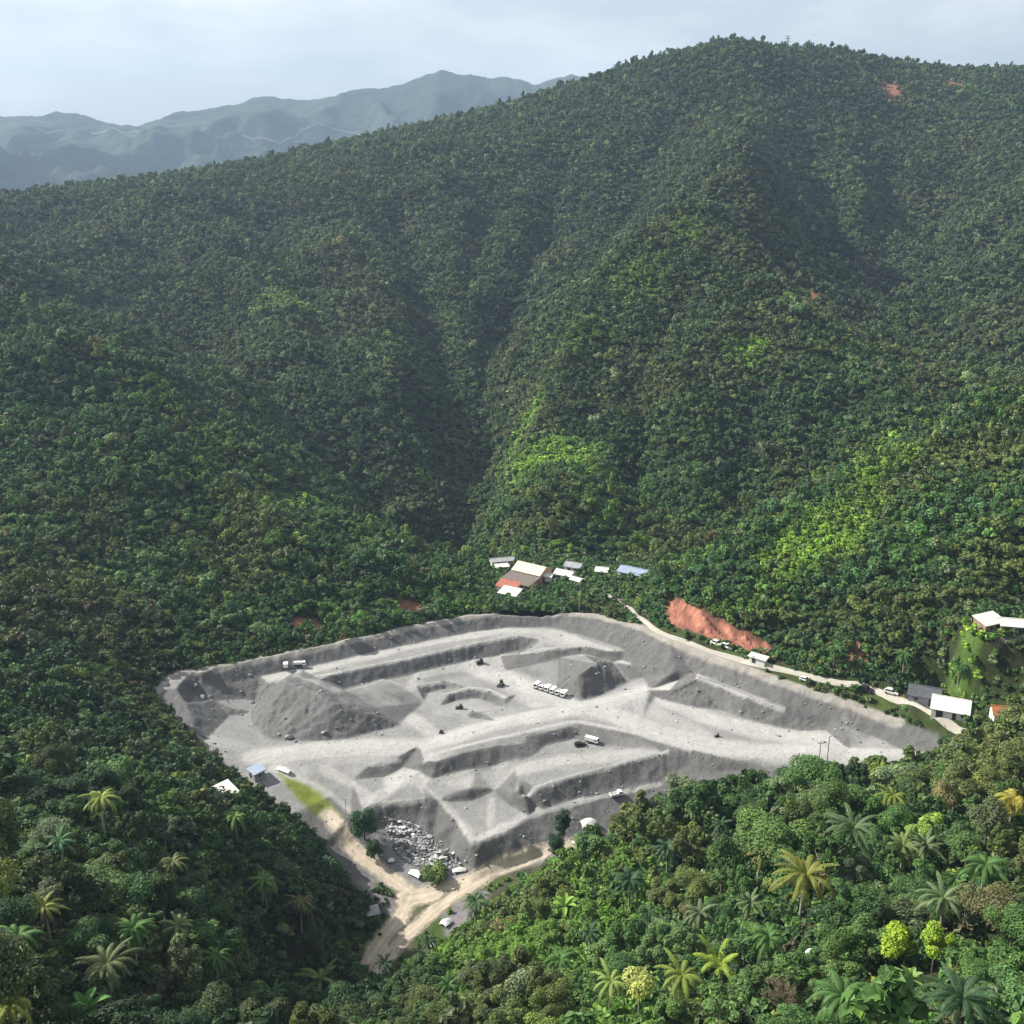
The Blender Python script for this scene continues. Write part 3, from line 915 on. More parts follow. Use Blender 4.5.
# ------------------------------------------------------------------ plant materials
def leaf_mat(name, source, trans=.16):
    m, nt, b = new_mat(name)
    if source == 'object':
        t = nd(nt, 'ShaderNodeObjectInfo').outputs['Color']
    elif source == 'instance':
        t = nd(nt, 'ShaderNodeAttribute', attribute_name='tint', attribute_type='INSTANCER').outputs['Color']
    lv = nd(nt, 'ShaderNodeAttribute', attribute_name='lv').outputs['Fac']
    sc = nd(nt, 'ShaderNodeVectorMath', operation='SCALE')
    nt.links.new(t, sc.inputs[0]); nt.links.new(ramp(nt, lv, 0, 1, .75, 2.45), sc.inputs['Scale'])
    # young leaves lean towards yellow
    y = mixc(nt, sc.outputs[0], (1.35, 1.12, .55), 1.0, 'MULTIPLY')
    c = mixc(nt, sc.outputs[0], y, ramp(nt, lv, .55, 1.0, 0, .8))
    nt.links.new(c, b.inputs['Base Color'])
    b.inputs['Roughness'].default_value = .55
    b.inputs['Specular IOR Level'].default_value = .25
    tr = nd(nt, 'ShaderNodeBsdfTranslucent')
    nt.links.new(mixc(nt, c, (1.5, 1.5, .6), 1.0, 'MULTIPLY'), tr.inputs['Color'])
    ms = nd(nt, 'ShaderNodeMixShader'); ms.inputs[0].default_value = trans
    nt.links.new(b.outputs[0], ms.inputs[1]); nt.links.new(tr.outputs[0], ms.inputs[2])
    nt.links.new(ms.outputs[0], nt.nodes['Material Output'].inputs['Surface'])
    return m


M_LEAF = leaf_mat('leaves', 'object')
M_LEAFI = leaf_mat('forest leaves', 'instance')
M_BARK = simple_mat('bark', (.12, .10, .08), .9, nscale=3, namt=.4)
M_PALE_BARK = simple_mat('pale bark', (.30, .27, .23), .9, nscale=3, namt=.3)
M_TWIG = simple_mat('bare twigs', (.23, .20, .20), .9, nscale=2, namt=.25)
M_TWIGB = simple_mat('brown twigs', (.20, .15, .11), .9, nscale=2, namt=.25)


# ------------------------------------------------------------------ plant shapes: arrays of quads
def unit(v):
    return v / (np.linalg.norm(v, axis=-1, keepdims=True) + 1e-9)


def leaves_on(rng, P, D, a, b, up=.5, jit=.6):
    n_ = len(P)
    N = unit(D * 1.0 + np.array([0, 0, up]) + rng.normal(0, jit, (n_, 3)) * .5)
    T = unit(np.cross(N, rng.normal(0, 1, (n_, 3))))
    S = np.cross(N, T)
    a = a * rng.uniform(.7, 1.35, (n_, 1)); b = b * rng.uniform(.7, 1.3, (n_, 1))
    bend = N * a * .25
    V_ = np.stack([P - T * a - bend, P + S * b, P + T * a - bend, P - S * b], 1).reshape(-1, 3)
    F_ = np.arange(n_ * 4).reshape(-1, 4)
    return V_, F_, np.clip(rng.normal(.42, .2, n_), 0, 1)


def crown_arr(seed, nleaf, rx, rz, nl, a, b, zc, lr=(.30, .48), flat=.0, inner=.12):
    rng = np.random.default_rng(seed)
    d = unit(rng.normal(0, 1, (nl, 3))); d[:, 2] = np.abs(d[:, 2]) * (1 - flat) - .25 * rng.random(nl)
    rad = rng.uniform(.30, 1.0, nl)
    C_ = d * rad[:, None] * np.array([rx, rx, rz]) + np.array([0, 0, zc])
    C_[0] = (0, 0, zc + rz * .35)
    r = rng.uniform(*lr, nl) * rx
    w = r ** 2 / (r ** 2).sum()
    k = rng.choice(nl, nleaf, p=w)
    D_ = unit(rng.normal(0, 1, (nleaf, 3)) + np.array([0, 0, .35]))
    q = np.where(rng.random(nleaf) < inner, rng.uniform(.2, .7, nleaf), rng.uniform(.74, 1.12, nleaf))
    P = C_[k] + D_ * (r[k] * q)[:, None] * np.array([1, 1, .82])
    V_, F_, L_ = leaves_on(rng, P, D_, a, b)
    lobe = rng.normal(0, .13, nl)
    return V_, F_, np.clip(L_ + lobe[k], 0, 1)


def tube_arr(pts, radii, seg=6):
    pts = np.array(pts, float)
    T = unit(np.gradient(pts, axis=0))
    ref = np.array([.3, .9, .1])
    A_ = unit(np.cross(T, ref)); B_ = np.cross(T, A_)
    an = np.linspace(0, 2 * np.pi, seg, endpoint=False)
    V_ = (pts[:, None] + (A_[:, None] * np.cos(an)[None, :, None] + B_[:, None] * np.sin(an)[None, :, None]) * np.array(radii)[:, None, None]).reshape(-1, 3)
    m_ = len(pts)
    F_ = [(i * seg + k, i * seg + (k + 1) % seg, (i + 1) * seg + (k + 1) % seg, (i + 1) * seg + k) for i in range(m_ - 1) for k in range(seg)]
    return V_, np.array(F_), np.full(len(F_), .4)


def joinarr(items):
    V_, F_, L_, off = [], [], [], 0
    for v, f, l in items:
        V_.append(v); F_.append(f + off); L_.append(l); off += len(v)
    return np.concatenate(V_), np.concatenate(F_), np.concatenate(L_)


def trunk_arr(seed, hgt, r, spread, nb=5):
    rng = np.random.default_rng(seed)
    lean = rng.normal(0, .25, 2)
    p = [(lean[0] * t * t, lean[1] * t * t, -1.2 + (hgt + 1.2) * t) for t in (0, .25, .5, .75, 1)]
    it = [tube_arr(p, [r * 1.5, r, r * .85, r * .7, r * .45])]
    for i in range(nb):
        a = i * 2 * np.pi / nb + rng.uniform(-.4, .4)
        z0 = hgt * rng.uniform(.5, .9)
        e = np.array([np.cos(a), np.sin(a), 0]) * spread * rng.uniform(.6, 1)
        b0 = np.array([lean[0] * .6, lean[1] * .6, z0])
        it.append(tube_arr([b0, b0 + e * .5 + (0, 0, spread * .35), b0 + e + (0, 0, spread * .8)], [r * .5, r * .3, r * .1], 5))
    return joinarr(it)


def frond_arr(rng, az, el, L, droop, wl_, nseg=13, lw=.10):
    """one feather leaf: a bent rib with leaflets hanging from both sides"""
    dirh = np.array([np.cos(az), np.sin(az), 0])
    p = np.zeros(3); e = el; pts = [p.copy()]
    for i in range(nseg):
        e -= droop / nseg * (1 + i / nseg)
        p = p + (dirh * np.cos(e) + np.array([0, 0, np.sin(e)])) * L / nseg
        pts.append(p.copy())
    pts = np.array(pts)
    T = unit(np.gradient(pts, axis=0)); S = unit(np.cross(T, np.array([0, 0, 1.0]) + dirh * .01)); U = np.cross(S, T)
    Vs, Fs, Ls = [], [], []
    rw = np.linspace(.07, .02, len(pts))[:, None]
    off = 0
    Vs += [pts - S * rw, pts + S * rw]
    m_ = len(pts); i = np.arange(m_ - 1)
    Fs.append(np.stack([i, i + 1, m_ + i + 1, m_ + i], 1)); Ls.append(np.full(m_ - 1, .75)); off = 2 * m_
    for sgn in (-1, 1):
        for k in np.linspace(.12, .99, nseg * 2):
            j = min(int(k * nseg), nseg - 1); t = k * nseg - j
            b0 = pts[j] * (1 - t) + pts[j + 1] * t
            ll = wl_ * np.sin(np.pi * min(.12 + k * .86, 1)) ** .6 * rng.uniform(.8, 1.1)
            d = unit(S[j] * sgn + T[j] * .55 - U[j] * .25 * rng.uniform(.3, 1.4) + np.array([0, 0, -.2]))
            w_ = T[j] * lw
            mid = b0 + d * ll * .55 + U[j] * .04
            tip = b0 + d * ll + np.array([0, 0, -ll * .22])
            Vs.append(np.array([b0 - w_ * .4, b0 + w_ * .4, mid + w_, mid - w_, tip]))
            Fs.append(np.array([[off, off + 1, off + 2, off + 3], [off + 3, off + 2, off + 4, off + 4]])); Ls.append(np.full(2, rng.uniform(.25, .65)))
            off += 5
    return np.concatenate(Vs), np.concatenate(Fs), np.concatenate(Ls)


def fix_tri(V_, F_):
    """quads with a doubled corner become real quads by adding a point"""
    F_ = F_.copy()
    bad = np.nonzero(F_[:, 2] == F_[:, 3])[0]
    if len(bad):
        mid = (V_[F_[bad, 2]] + V_[F_[bad, 0]]) / 2
        F_[bad, 3] = len(V_) + np.arange(len(bad))
        V_ = np.concatenate([V_, mid])
    return V_, F_


def palm_arr(seed, nf, L, droop, wl_, el=(-.3, 1.25), lw=.065, nseg=15):
    rng = np.random.default_rng(seed)
    it = []
    for i in range(nf):
        t = i / (nf - 1)
        az = i * 2.399 + rng.uniform(-.25, .25)
        it.append(frond_arr(rng, az, el[0] + (el[1] - el[0]) * t ** .8 + rng.uniform(-.12, .12), L * rng.uniform(.68, 1.12) * (1 - .22 * t), droop * rng.uniform(.55, 1.6), wl_, nseg, lw))
    V_, F_, L_ = joinarr(it)
    V_, F_ = fix_tri(V_, F_)
    return V_, F_, L_


def paddle_arr(seed, nf, L, W, el=(.5, 1.4), droop=.9):
    """broad paddle leaves, as on a banana plant"""
    rng = np.random.default_rng(seed)
    it = []
    for i in range(nf):
        t = i / max(nf - 1, 1)
        az = i * 2.399 + rng.uniform(-.3, .3); e = el[0] + (el[1] - el[0]) * t + rng.uniform(-.15, .15)
        dirh = np.array([np.cos(az), np.sin(az), 0]); p = np.zeros(3); pts = [p.copy()]
        l = L * rng.uniform(.8, 1.1); dr = droop * rng.uniform(.5, 1.4)
        for k in range(8):
            e -= dr / 8 * (.6 + k / 6)
            p = p + (dirh * np.cos(e) + np.array([0, 0, np.sin(e)])) * l / 8
            pts.append(p.copy())
        pts = np.array(pts); T = unit(np.gradient(pts, axis=0)); S = unit(np.cross(T, np.array([0, 0, 1.0]) + dirh * .02)); U = np.cross(S, T)
        w = W * np.sin(np.pi * np.clip(np.linspace(-.05, 1, 9), .04, .97)) ** .55 * np.array([.18, .6, 1, 1, 1, 1, 1, .95, .55])
        w = w[:, None]
        V_ = np.concatenate([pts - S * w + U * w * .35, pts, pts + S * w + U * w * .35])
        j = np.arange(8)
        F_ = np.concatenate([np.stack([j, j + 1, 9 + j + 1, 9 + j], 1), np.stack([9 + j, 9 + j + 1, 18 + j + 1, 18 + j], 1)])
        it.append((V_, F_, np.clip(rng.normal(.45, .1) + rng.normal(0, .05, 16), 0, 1)))
    return joinarr(it)


def bare_arr(seed, hgt, spread, levels=4):
    rng = np.random.default_rng(seed)
    it = []

    def grow(p, d, l, r, k):
        q = p + d * l
        mid = p + d * l * .5 + rng.normal(0, .06 * l, 3)
        it.append(tube_arr([p, mid, q], [r, r * .8, r * .6], 4))
        if k:
            for _ in range(rng.integers(3, 5)):
                nd_ = unit(d + rng.normal(0, .55, 3) * np.array([1, 1, .7]) + np.array([0, 0, .12]))
                grow(p + (q - p) * rng.uniform(.55, 1), nd_, l * rng.uniform(.55, .8), r * .58, k - 1)
    for i in range(5):
        a = i * 1.3
        grow(np.array([0, 0, hgt * .35]), unit(np.array([np.cos(a) * .6, np.sin(a) * .6, 1.0])), spread * .55, .12, levels)
    return joinarr(it)


def mk(name, arr, mat, link=True, smooth=False):
    V_, F_, L_ = arr
    return mesh_np(name, V_, F_, mat, smooth=smooth, fattr=L_, link=link)


def protos(mat, link=False):
    """templates for the scattered woods, mesh only"""
    out = []
    for s in range(7):      # broad crowns, few leaf clumps each
        out.append(joinarr([crown_arr(200 + s, 360, 2.9 + .25 * (s % 3), 2.2 + .4 * (s % 3), 8 + (s * 2) % 7, (.62, .5, .44)[s % 3], (.40, .3, .28)[s % 3], 4.2, lr=((.3, .48), (.2, .36), (.24, .5))[s % 3]), ]))
    for s in range(3):      # narrow upright crowns
        out.append(crown_arr(240 + s, 300, 2.1, 3.4, 9, .58, .36, 4.6))
    for s in range(2):      # palms among the trees
        V_, F_, L_ = palm_arr(260 + s, 15, 3.6, 1.9, .85, lw=.16, nseg=7)
        tv_, tf_, tl_ = tube_arr([(0, 0, -1), (.1, 0, 3), (.2, .1, 6.4)], [.22, .16, .14], 5)
        out.append(joinarr([(V_ + np.array([.2, .1, 6.4]), F_, L_), (tv_, tf_, tl_ * 0 + .6)]))
    for s in range(3):      # low bushes
        out.append(crown_arr(270 + s, 110, 1.5, 1.1, 6, .40, .27, .7, lr=(.35, .55)))
    for s in range(2):      # paddle leaved clumps
        V_, F_, L_ = paddle_arr(280 + s, 9, 1.5, .24)
        out.append((V_ + np.array([0, 0, .8]), F_, L_))
    return out


N_TREE, N_PALM, N_BUSH, N_PAD = 10, 2, 3, 2


def scatter(name, P, ROT, SCL, IDX, TINT, templates, mat):
    """one object: points that carry copies of the templates"""
    me = bpy.data.meshes.new(name)
    me.vertices.add(len(P)); me.vertices.foreach_set('co', np.asarray(P, np.float32).ravel())
    a = me.attributes.new('rot', 'FLOAT_VECTOR', 'POINT'); a.data.foreach_set('vector', np.asarray(ROT, np.float32).ravel())
    a = me.attributes.new('scl', 'FLOAT_VECTOR', 'POINT'); a.data.foreach_set('vector', np.asarray(SCL, np.float32).ravel())
    a = me.attributes.new('idx', 'INT', 'POINT'); a.data.foreach_set('value', np.asarray(IDX, np.int32))
    a = me.attributes.new('tint', 'FLOAT_COLOR', 'POINT'); a.data.foreach_set('color', np.concatenate([TINT, np.ones((len(P), 1))], 1).astype(np.float32).ravel())
    me.materials.append(mat)
    o = bpy.data.objects.new(name, me); COL.objects.link(o)
    ng = bpy.data.node_groups.new(name, 'GeometryNodeTree')
    ng.interface.new_socket('Geometry', in_out='INPUT', socket_type='NodeSocketGeometry')
    ng.interface.new_socket('Geometry', in_out='OUTPUT', socket_type='NodeSocketGeometry')
    gi, go = ng.nodes.new('NodeGroupInput'), ng.nodes.new('NodeGroupOutput')
    g2i = ng.nodes.new('GeometryNodeGeometryToInstance')
    for t in reversed(templates):
        oi = ng.nodes.new('GeometryNodeObjectInfo'); oi.inputs['Object'].default_value = t
        oi.inputs['As Instance'].default_value = False
        gt = ng.nodes.new('GeometryNodeGeometryToInstance')
        ng.links.new(oi.outputs['Geometry'], gt.inputs[0])
        JOIN.setdefault(name, []).append(gt)
    jn = ng.nodes.new('GeometryNodeJoinGeometry')
    for gt in JOIN[name]:
        ng.links.new(gt.outputs[0], jn.inputs[0])
    ng.nodes.remove(g2i)
    iop = ng.nodes.new('GeometryNodeInstanceOnPoints')
    ng.links.new(gi.outputs[0], iop.inputs['Points']); ng.links.new(jn.outputs[0], iop.inputs['Instance'])
    iop.inputs['Pick Instance'].default_value = True

    def attr(nm, ty):
        x = ng.nodes.new('GeometryNodeInputNamedAttribute'); x.data_type = ty; x.inputs['Name'].default_value = nm
        return [q for q in x.outputs if q.enabled and q.name == 'Attribute'][0]
    ng.links.new(attr('idx', 'INT'), iop.inputs['Instance Index'])
    e2r = ng.nodes.new('FunctionNodeEulerToRotation')
    ng.links.new(attr('rot', 'FLOAT_VECTOR'), e2r.inputs[0]); ng.links.new(e2r.outputs[0], iop.inputs['Rotation'])
    ng.links.new(attr('scl', 'FLOAT_VECTOR'), iop.inputs['Scale'])
    ng.links.new(iop.outputs[0], go.inputs[0])
    md = o.modifiers.new('scatter', 'NODES'); md.node_group = ng
    return o


JOIN = {}
TPL = []
for i, arr in enumerate(protos(M_LEAFI)):
    TPL.append(mk('leafy_source', arr, M_LEAFI, link=False))

# ------------------------------------------------------------------ where things may grow
CLEAR = []       # (x, y, r): kept free of trees


VILLAGE = wl([(484,551),(560,552),(612,556),(655,553),(656,580),(640,592),(612,588),(590,586),(560,588),(548,594),(524,604),(492,602)])
HILLTOP = wl([(958,606),(1045,606),(1045,668),(985,664),(958,645)])


def free_of(x, y, extra=0.0):
    ok = sdq(x, y) > 2.2 + extra
    ok &= seg_dist(x, y, [tuple(p) for p in ACCESS_C[::4]]) > 3.2 + extra
    ok &= seg_dist(x, y, [tuple(p) for p in SIDE_C[::3]]) > 2.2 + extra
    ok &= signed(x, y, SCAR) > 1.2 + extra
    ok &= ~((sdq(x, y) < 13) & (x > 22) & (y > 280))
    for ar_ in (VILLAGE, HILLTOP):
        ok &= ~(in_poly(x, y, ar_) | in_poly(x, y + 6, ar_) | in_poly(x, y + 12, ar_) | in_poly(x, y + 17, ar_))
    scx, scy = np.mean([p[0] for p in SCAR]), np.mean([p[1] for p in SCAR])
    ok &= ~(in_poly(x, y + 5, SCAR) | in_poly(x, y + 9, SCAR) | in_poly(x, y + 14, SCAR)) | (extra < 0)
    for (cx, cy, r) in CLEAR:
        ok &= np.hypot(x - cx, y - cy) > r + extra
    return ok


# sight lines that must stay open: from a pixel on the ground some metres towards the camera
for px, py, r in [(505,562,5),(500,573,4),(528,575,11),(540,566,9),(508,587,8),(520,582,9),(514,594,6),(560,574,5),(572,568,5),(583,575,4),(600,569,4),(634,567,8),(640,575,5),(660,546,2.5),(625,597,8),(612,594,7),(620,605,7),(640,603,6),(650,620,5),(632,612,6),
                  (925,693,8),(948,705,9),(950,715,7),(930,712,6),(900,700,5),(1000,711,5),(985,625,7),(1005,628,8),(1010,634,7),(985,634,7),(985,646,7),(1010,646,8),(1000,656,6),(970,640,5),(400,945,5),(382,962,4),(362,974,4),(820,686,4),(845,692,4),(870,697,5),(780,672,5),(790,684,5),(700,655,6),(740,668,6),(720,660,5),(670,640,5),
                  (222,794,7),(226,803,7),(236,802,6),(240,806,5),(300,800,5),(320,815,4),(280,780,4),(420,612,3),(380,623,3),(340,632,3),(310,630,6),(405,608,5),(890,92,22),(955,86,18),(812,300,4),(860,655,3),(720,500,3),(610,832,5),(590,824,5),(578,842,4)]:
    q = hit(px, py)
    CLEAR.append((q[0], q[1], r))
    CLEAR.append((q[0] * (1 - 5 / q[1]), q[1] - 5, r * .7))


def visible(x, y, z):
    """whether a point is seen from the camera over the ground and a low canopy"""
    t = np.linspace(.25, .97, 46)
    ok = np.ones(len(x), bool)
    for k in t:
        X, Y, Z = x * k, y * k, CAM_Z + (z - CAM_Z) * k
        d = np.hypot(x - X, y - Y)
        ok &= ~((Hc(X, Y) + np.minimum(4.0, d * .25) > Z) & (Y > 45))
    return ok


def jitter_grid(x0, x1, y0, y1, s, seed):
    rng = np.random.default_rng(seed)
    X, Y = np.meshgrid(np.arange(x0, x1, s), np.arange(y0, y1, s * .9))
    X = X + (np.arange(X.shape[0]) % 2)[:, None] * s * .5
    X = X + rng.uniform(-.42, .42, X.shape) * s; Y = Y + rng.uniform(-.42, .42, X.shape) * s
    return X.ravel(), Y.ravel()


def in_frame(x, y, z, m=0):
    px, py = project(x, y, z)
    return (px > -m) & (px < 1024 + m) & (py > -m) & (py < 1024 + m) & (y > 10)


T_DARK, T_MID, T_OLIVE, T_YEL, T_LIME, T_BLUE = [np.array(c) for c in ((.034, .076, .028), (.066, .138, .036), (.098, .122, .040), (.155, .205, .035), (.125, .25, .035), (.036, .086, .046))]
T_BROWN = np.array((.10, .080, .045))
BRIGHT = []  # light green clearings, and crest strips tinted to look sunlit
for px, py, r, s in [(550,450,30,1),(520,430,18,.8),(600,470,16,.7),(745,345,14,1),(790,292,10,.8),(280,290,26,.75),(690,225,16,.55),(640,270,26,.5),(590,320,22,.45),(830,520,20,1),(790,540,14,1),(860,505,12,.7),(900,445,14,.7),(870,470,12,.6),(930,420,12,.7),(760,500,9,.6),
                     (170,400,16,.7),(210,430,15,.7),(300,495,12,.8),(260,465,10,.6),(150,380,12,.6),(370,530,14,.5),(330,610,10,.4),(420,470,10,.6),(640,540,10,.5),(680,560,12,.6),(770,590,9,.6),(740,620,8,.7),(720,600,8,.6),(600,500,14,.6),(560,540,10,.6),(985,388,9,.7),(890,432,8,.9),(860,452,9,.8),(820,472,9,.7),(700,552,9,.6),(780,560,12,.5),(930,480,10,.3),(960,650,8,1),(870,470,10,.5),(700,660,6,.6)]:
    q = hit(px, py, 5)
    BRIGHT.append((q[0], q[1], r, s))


def tint_at(x, y, seed, near=False):
    rng = np.random.default_rng(seed)
    n_ = len(x)
    a = fbm(x, y, 55, 3, 131); b = fbm(x, y, 18, 3, 133); c_ = rng.random(n_)
    w = np.clip(.42 + .65 * a + .5 * b + .8 * (c_ - .5), 0, 1)[:, None]
    t = T_DARK * (1 - w) + T_MID * w
    o = (sstep(.05, .5, fbm(x, y, 34, 3, 137) + .5 * (rng.random(n_) - .5)) * .75)[:, None]
    t = t * (1 - o) + T_OLIVE * o
    bl = (rng.random(n_) < .10)[:, None]
    t = np.where(bl, t * .45 + T_BLUE * .55, t)
    ye = (rng.random(n_) < .05)[:, None]
    t = np.where(ye, t * .4 + T_YEL * .6, t)
    br = (rng.random(n_) < .025)[:, None]
    t = np.where(br, t * .35 + T_BROWN * .9, t)
    g_ = (.36 * sstep(400, 800, y))[:, None]  # distance haze put into the tint: far crowns turn greyer
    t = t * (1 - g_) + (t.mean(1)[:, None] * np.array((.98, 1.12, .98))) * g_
    hc = (np.exp(-((x - 110) / 85) ** 2 - ((y - 345) / 45) ** 2) * .35)[:, None]
    t = t * (1 + hc)
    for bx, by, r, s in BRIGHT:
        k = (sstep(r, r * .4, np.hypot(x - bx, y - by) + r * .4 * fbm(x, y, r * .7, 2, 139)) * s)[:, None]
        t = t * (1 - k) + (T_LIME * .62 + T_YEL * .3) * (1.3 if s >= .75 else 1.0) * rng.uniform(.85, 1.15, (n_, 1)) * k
    pg = (rng.random(n_) < .10)[:, None]
    t = np.where(pg, t * .3 + np.array((.115, .15, .085)) * .85, t)
    return t * np.clip(rng.lognormal(0, .21, (n_, 1)), .55, 1.7)
# ------------------------------------------------------------------ single trees and palms
def empty(name, x, y, z, rz=0.0, s=(1, 1, 1)):
    e = bpy.data.objects.new(name, None)
    e.empty_display_size = .5
    e.location = (x, y, z); e.rotation_euler = (0, 0, rz); e.scale = s
    COL.objects.link(e)
    return e


class Kind:
    """meshes of one kind of plant; place() makes a thing with its parts"""
    def __init__(self, name, cat, parts):
        self.name, self.cat, self.parts = name, cat, parts    # parts: (name, mesh)

    def place(self, x, y, z, rz, s, tint, label, group):
        e = empty(self.name, x, y, z, rz, s)
        tag(e, label, self.cat, group)
        for nm, me in self.parts:
            c_ = bpy.data.objects.new(nm, me)
            c_.parent = e
            c_.color = (*tint, 1)
            COL.objects.link(c_)
        return e


def mdata(name, arr, mat, smooth=False):
    o = mk(name, arr, mat, link=False, smooth=smooth)
    me = o.data
    bpy.data.objects.remove(o)
    return me


BROAD = []
for s in range(9):
    rx = (3.0, 3.4, 2.7, 3.2, 2.5, 3.6, 3.0, 2.8, 3.3)[s]; rz = (2.6, 2.3, 2.9, 3.0, 3.4, 2.2, 2.5, 3.2, 2.4)[s]
    fine = s % 3
    a = crown_arr(300 + s, (2600, 4200, 5600)[fine], rx, rz, 15 + (s * 3) % 8, (.25, .19, .16)[fine], (.15, .12, .10)[fine], 5.0, lr=((.24, .42), (.2, .36), (.28, .46))[fine], inner=.14)
    BROAD.append(Kind('broadleaf_tree', 'tree', [('crown', mdata('crown', a, M_LEAF)), ('trunk', mdata('trunk', trunk_arr(320 + s, 4.6, .20, 1.9), M_BARK, True))]))
AIRY = []
for s in range(3):
    a = crown_arr(340 + s, 1200, 3.4, 2.6, 22, .26, .15, 5.2, lr=(.13, .22), inner=.05)
    AIRY.append(Kind('broadleaf_tree', 'tree', [('crown', mdata('crown', a, M_LEAF)), ('trunk', mdata('trunk', trunk_arr(350 + s, 5.2, .15, 2.6, 8), M_PALE_BARK, True))]))


def palm_kind(seed, nf, L, droop, wl_, hgt, el=(-.35, 1.25), name='palm_tree', lean=.4):
    rng = np.random.default_rng(seed)
    lx, ly = rng.uniform(-lean, lean, 2)
    V_, F_, L_ = palm_arr(seed, nf, L, droop, wl_, el)
    pts = [(lx * t * t, ly * t * t, -1.2 + (hgt + 1.2) * t) for t in np.linspace(0, 1, 7)]
    return Kind(name, 'palm tree', [('crown', mdata('crown', (V_ + np.array([lx, ly, hgt]), F_, L_), M_LEAF)), ('trunk', mdata('trunk', tube_arr(pts, [.30, .22, .19, .18, .17, .17, .20], 7), M_PALE_BARK, True))])


PALMS = [palm_kind(400, 26, 4.9, 1.25, .55, 6.5, (-.3, 1.25)), palm_kind(401, 20, 4.4, 1.5, .5, 7.5, (-.2, 1.2)), palm_kind(402, 22, 3.9, 1.1, .45, 6.0, (-.3, 1.2)), palm_kind(403, 28, 5.9, 1.15, .62, 5.5, (-.2, 1.35))]
BIGPALM = palm_kind(404, 36, 6.0, 1.1, .55, 5.0, (-.25, 1.35))
STARPALM = palm_kind(405, 18, 3.0, .6, .42, 4.2, (-.25, 1.25))
DROOP = palm_kind(406, 18, 5.6, 2.6, .8, 6.0, (.2, 1.3))
TREEFERN = palm_kind(407, 11, 5.4, 1.1, .7, 3.2, (.3, 1.35))
BANANA = [Kind('banana_plant', 'banana plant', [('leaf_crown', mdata('leaf_crown', (lambda q: (q[0] + np.array([0, 0, 2.0]), q[1], q[2]))(paddle_arr(420 + s, 9, 3.0, .46)), M_LEAF)),
                ('stem', mdata('stem', tube_arr([(0, 0, -.8), (.03, 0, 1), (.05, .02, 2.1)], [.22, .18, .12], 7), M_LEAF, True))]) for s in range(2)]
BARE = Kind('bare_tree', 'tree', [('branches', mdata('branches', bare_arr(430, 5, 3.2, 4), M_TWIG)), ('trunk', mdata('trunk', tube_arr([(0, 0, -1), (.05, 0, .8), (0, 0, 1.9)], [.25, .2, .15], 6), M_TWIG, True))])
BAREB = Kind('bare_tree', 'tree', [('branches', mdata('branches', bare_arr(431, 4, 2.8, 4), M_TWIGB)), ('trunk', mdata('trunk', tube_arr([(0, 0, -1), (.05, 0, .6), (0, 0, 1.5)], [.22, .18, .13], 6), M_TWIGB, True))])
LIME = Kind('lime_tree', 'tree', [('crown', mdata('crown', crown_arr(440, 4600, 2.2, 2.5, 16, .19, .13, 4.0, lr=(.38, .5), inner=.1), M_LEAF)), ('trunk', mdata('trunk', trunk_arr(441, 3.6, .16, 1.5), M_BARK, True))])
LIME2 = Kind('lime_tree', 'tree', [('crown', mdata('crown', crown_arr(444, 4200, 1.9, 2.7, 14, .19, .13, 4.0, lr=(.38, .52), inner=.1), M_LEAF)), ('trunk', mdata('trunk', trunk_arr(445, 3.6, .16, 1.5), M_BARK, True))])
ROUND = Kind('round_tree', 'tree', [('crown', mdata('crown', crown_arr(446, 1800, 1.7, 1.4, 9, .18, .12, 5.6, lr=(.55, .75), inner=.05), M_LEAF)), ('trunk', mdata('trunk', trunk_arr(447, 5.2, .13, .8), M_PALE_BARK, True))])
CONIFER = Kind('conifer_tree', 'tree', [('crown', mdata('crown', crown_arr(448, 2200, 1.9, 5.2, 22, .24, .14, 5.6, lr=(.32, .5), inner=.2), M_LEAF)), ('trunk', mdata('trunk', trunk_arr(449, 6, .18, 1.0), M_BARK, True))])
SHRUBTREE = Kind('broadleaf_tree', 'tree', [('crown', mdata('crown', crown_arr(455, 4200, 2.9, 3.3, 18, .2, .13, 2.9, lr=(.3, .45), inner=.15), M_LEAF)), ('trunk', mdata('trunk', trunk_arr(456, 3.0, .2, 1.5), M_BARK, True))])
BUSH = Kind('bush', 'bush', [('foliage', mdata('foliage', crown_arr(450, 1500, 2.6, 1.7, 14, .22, .14, .8, lr=(.3, .45)), M_LEAF)), ('stem', mdata('stem', trunk_arr(451, 1.2, .09, 1.0), M_BARK))])
BUSH2 = Kind('bush', 'bush', [('foliage', mdata('foliage', crown_arr(452, 1100, 2.0, 1.5, 10, .22, .14, .9, lr=(.3, .5)), M_LEAF)), ('stem', mdata('stem', trunk_arr(453, 1.2, .08, .8), M_BARK))])

OCC = []     # (x, y, r) taken by single plants


def put(kind, px, py, h, s, tint, label, group=None, sz=None, rz=None, reach=None):
    """plant whose crown centre (h above ground) is seen at a pixel"""
    x, y, z = hit(px, py, h)
    if kind.cat == 'palm tree':
        s *= 1.15
    kind.place(x, y, z, random.uniform(0, 6.28) if rz is None else rz, (s, s, sz or s), tint, label, group)
    w_ = (3.2 if kind.cat == 'palm tree' else 2.5) * s
    OCC.append((x, y, w_, reach or 3.0 * w_))
    return x, y, z


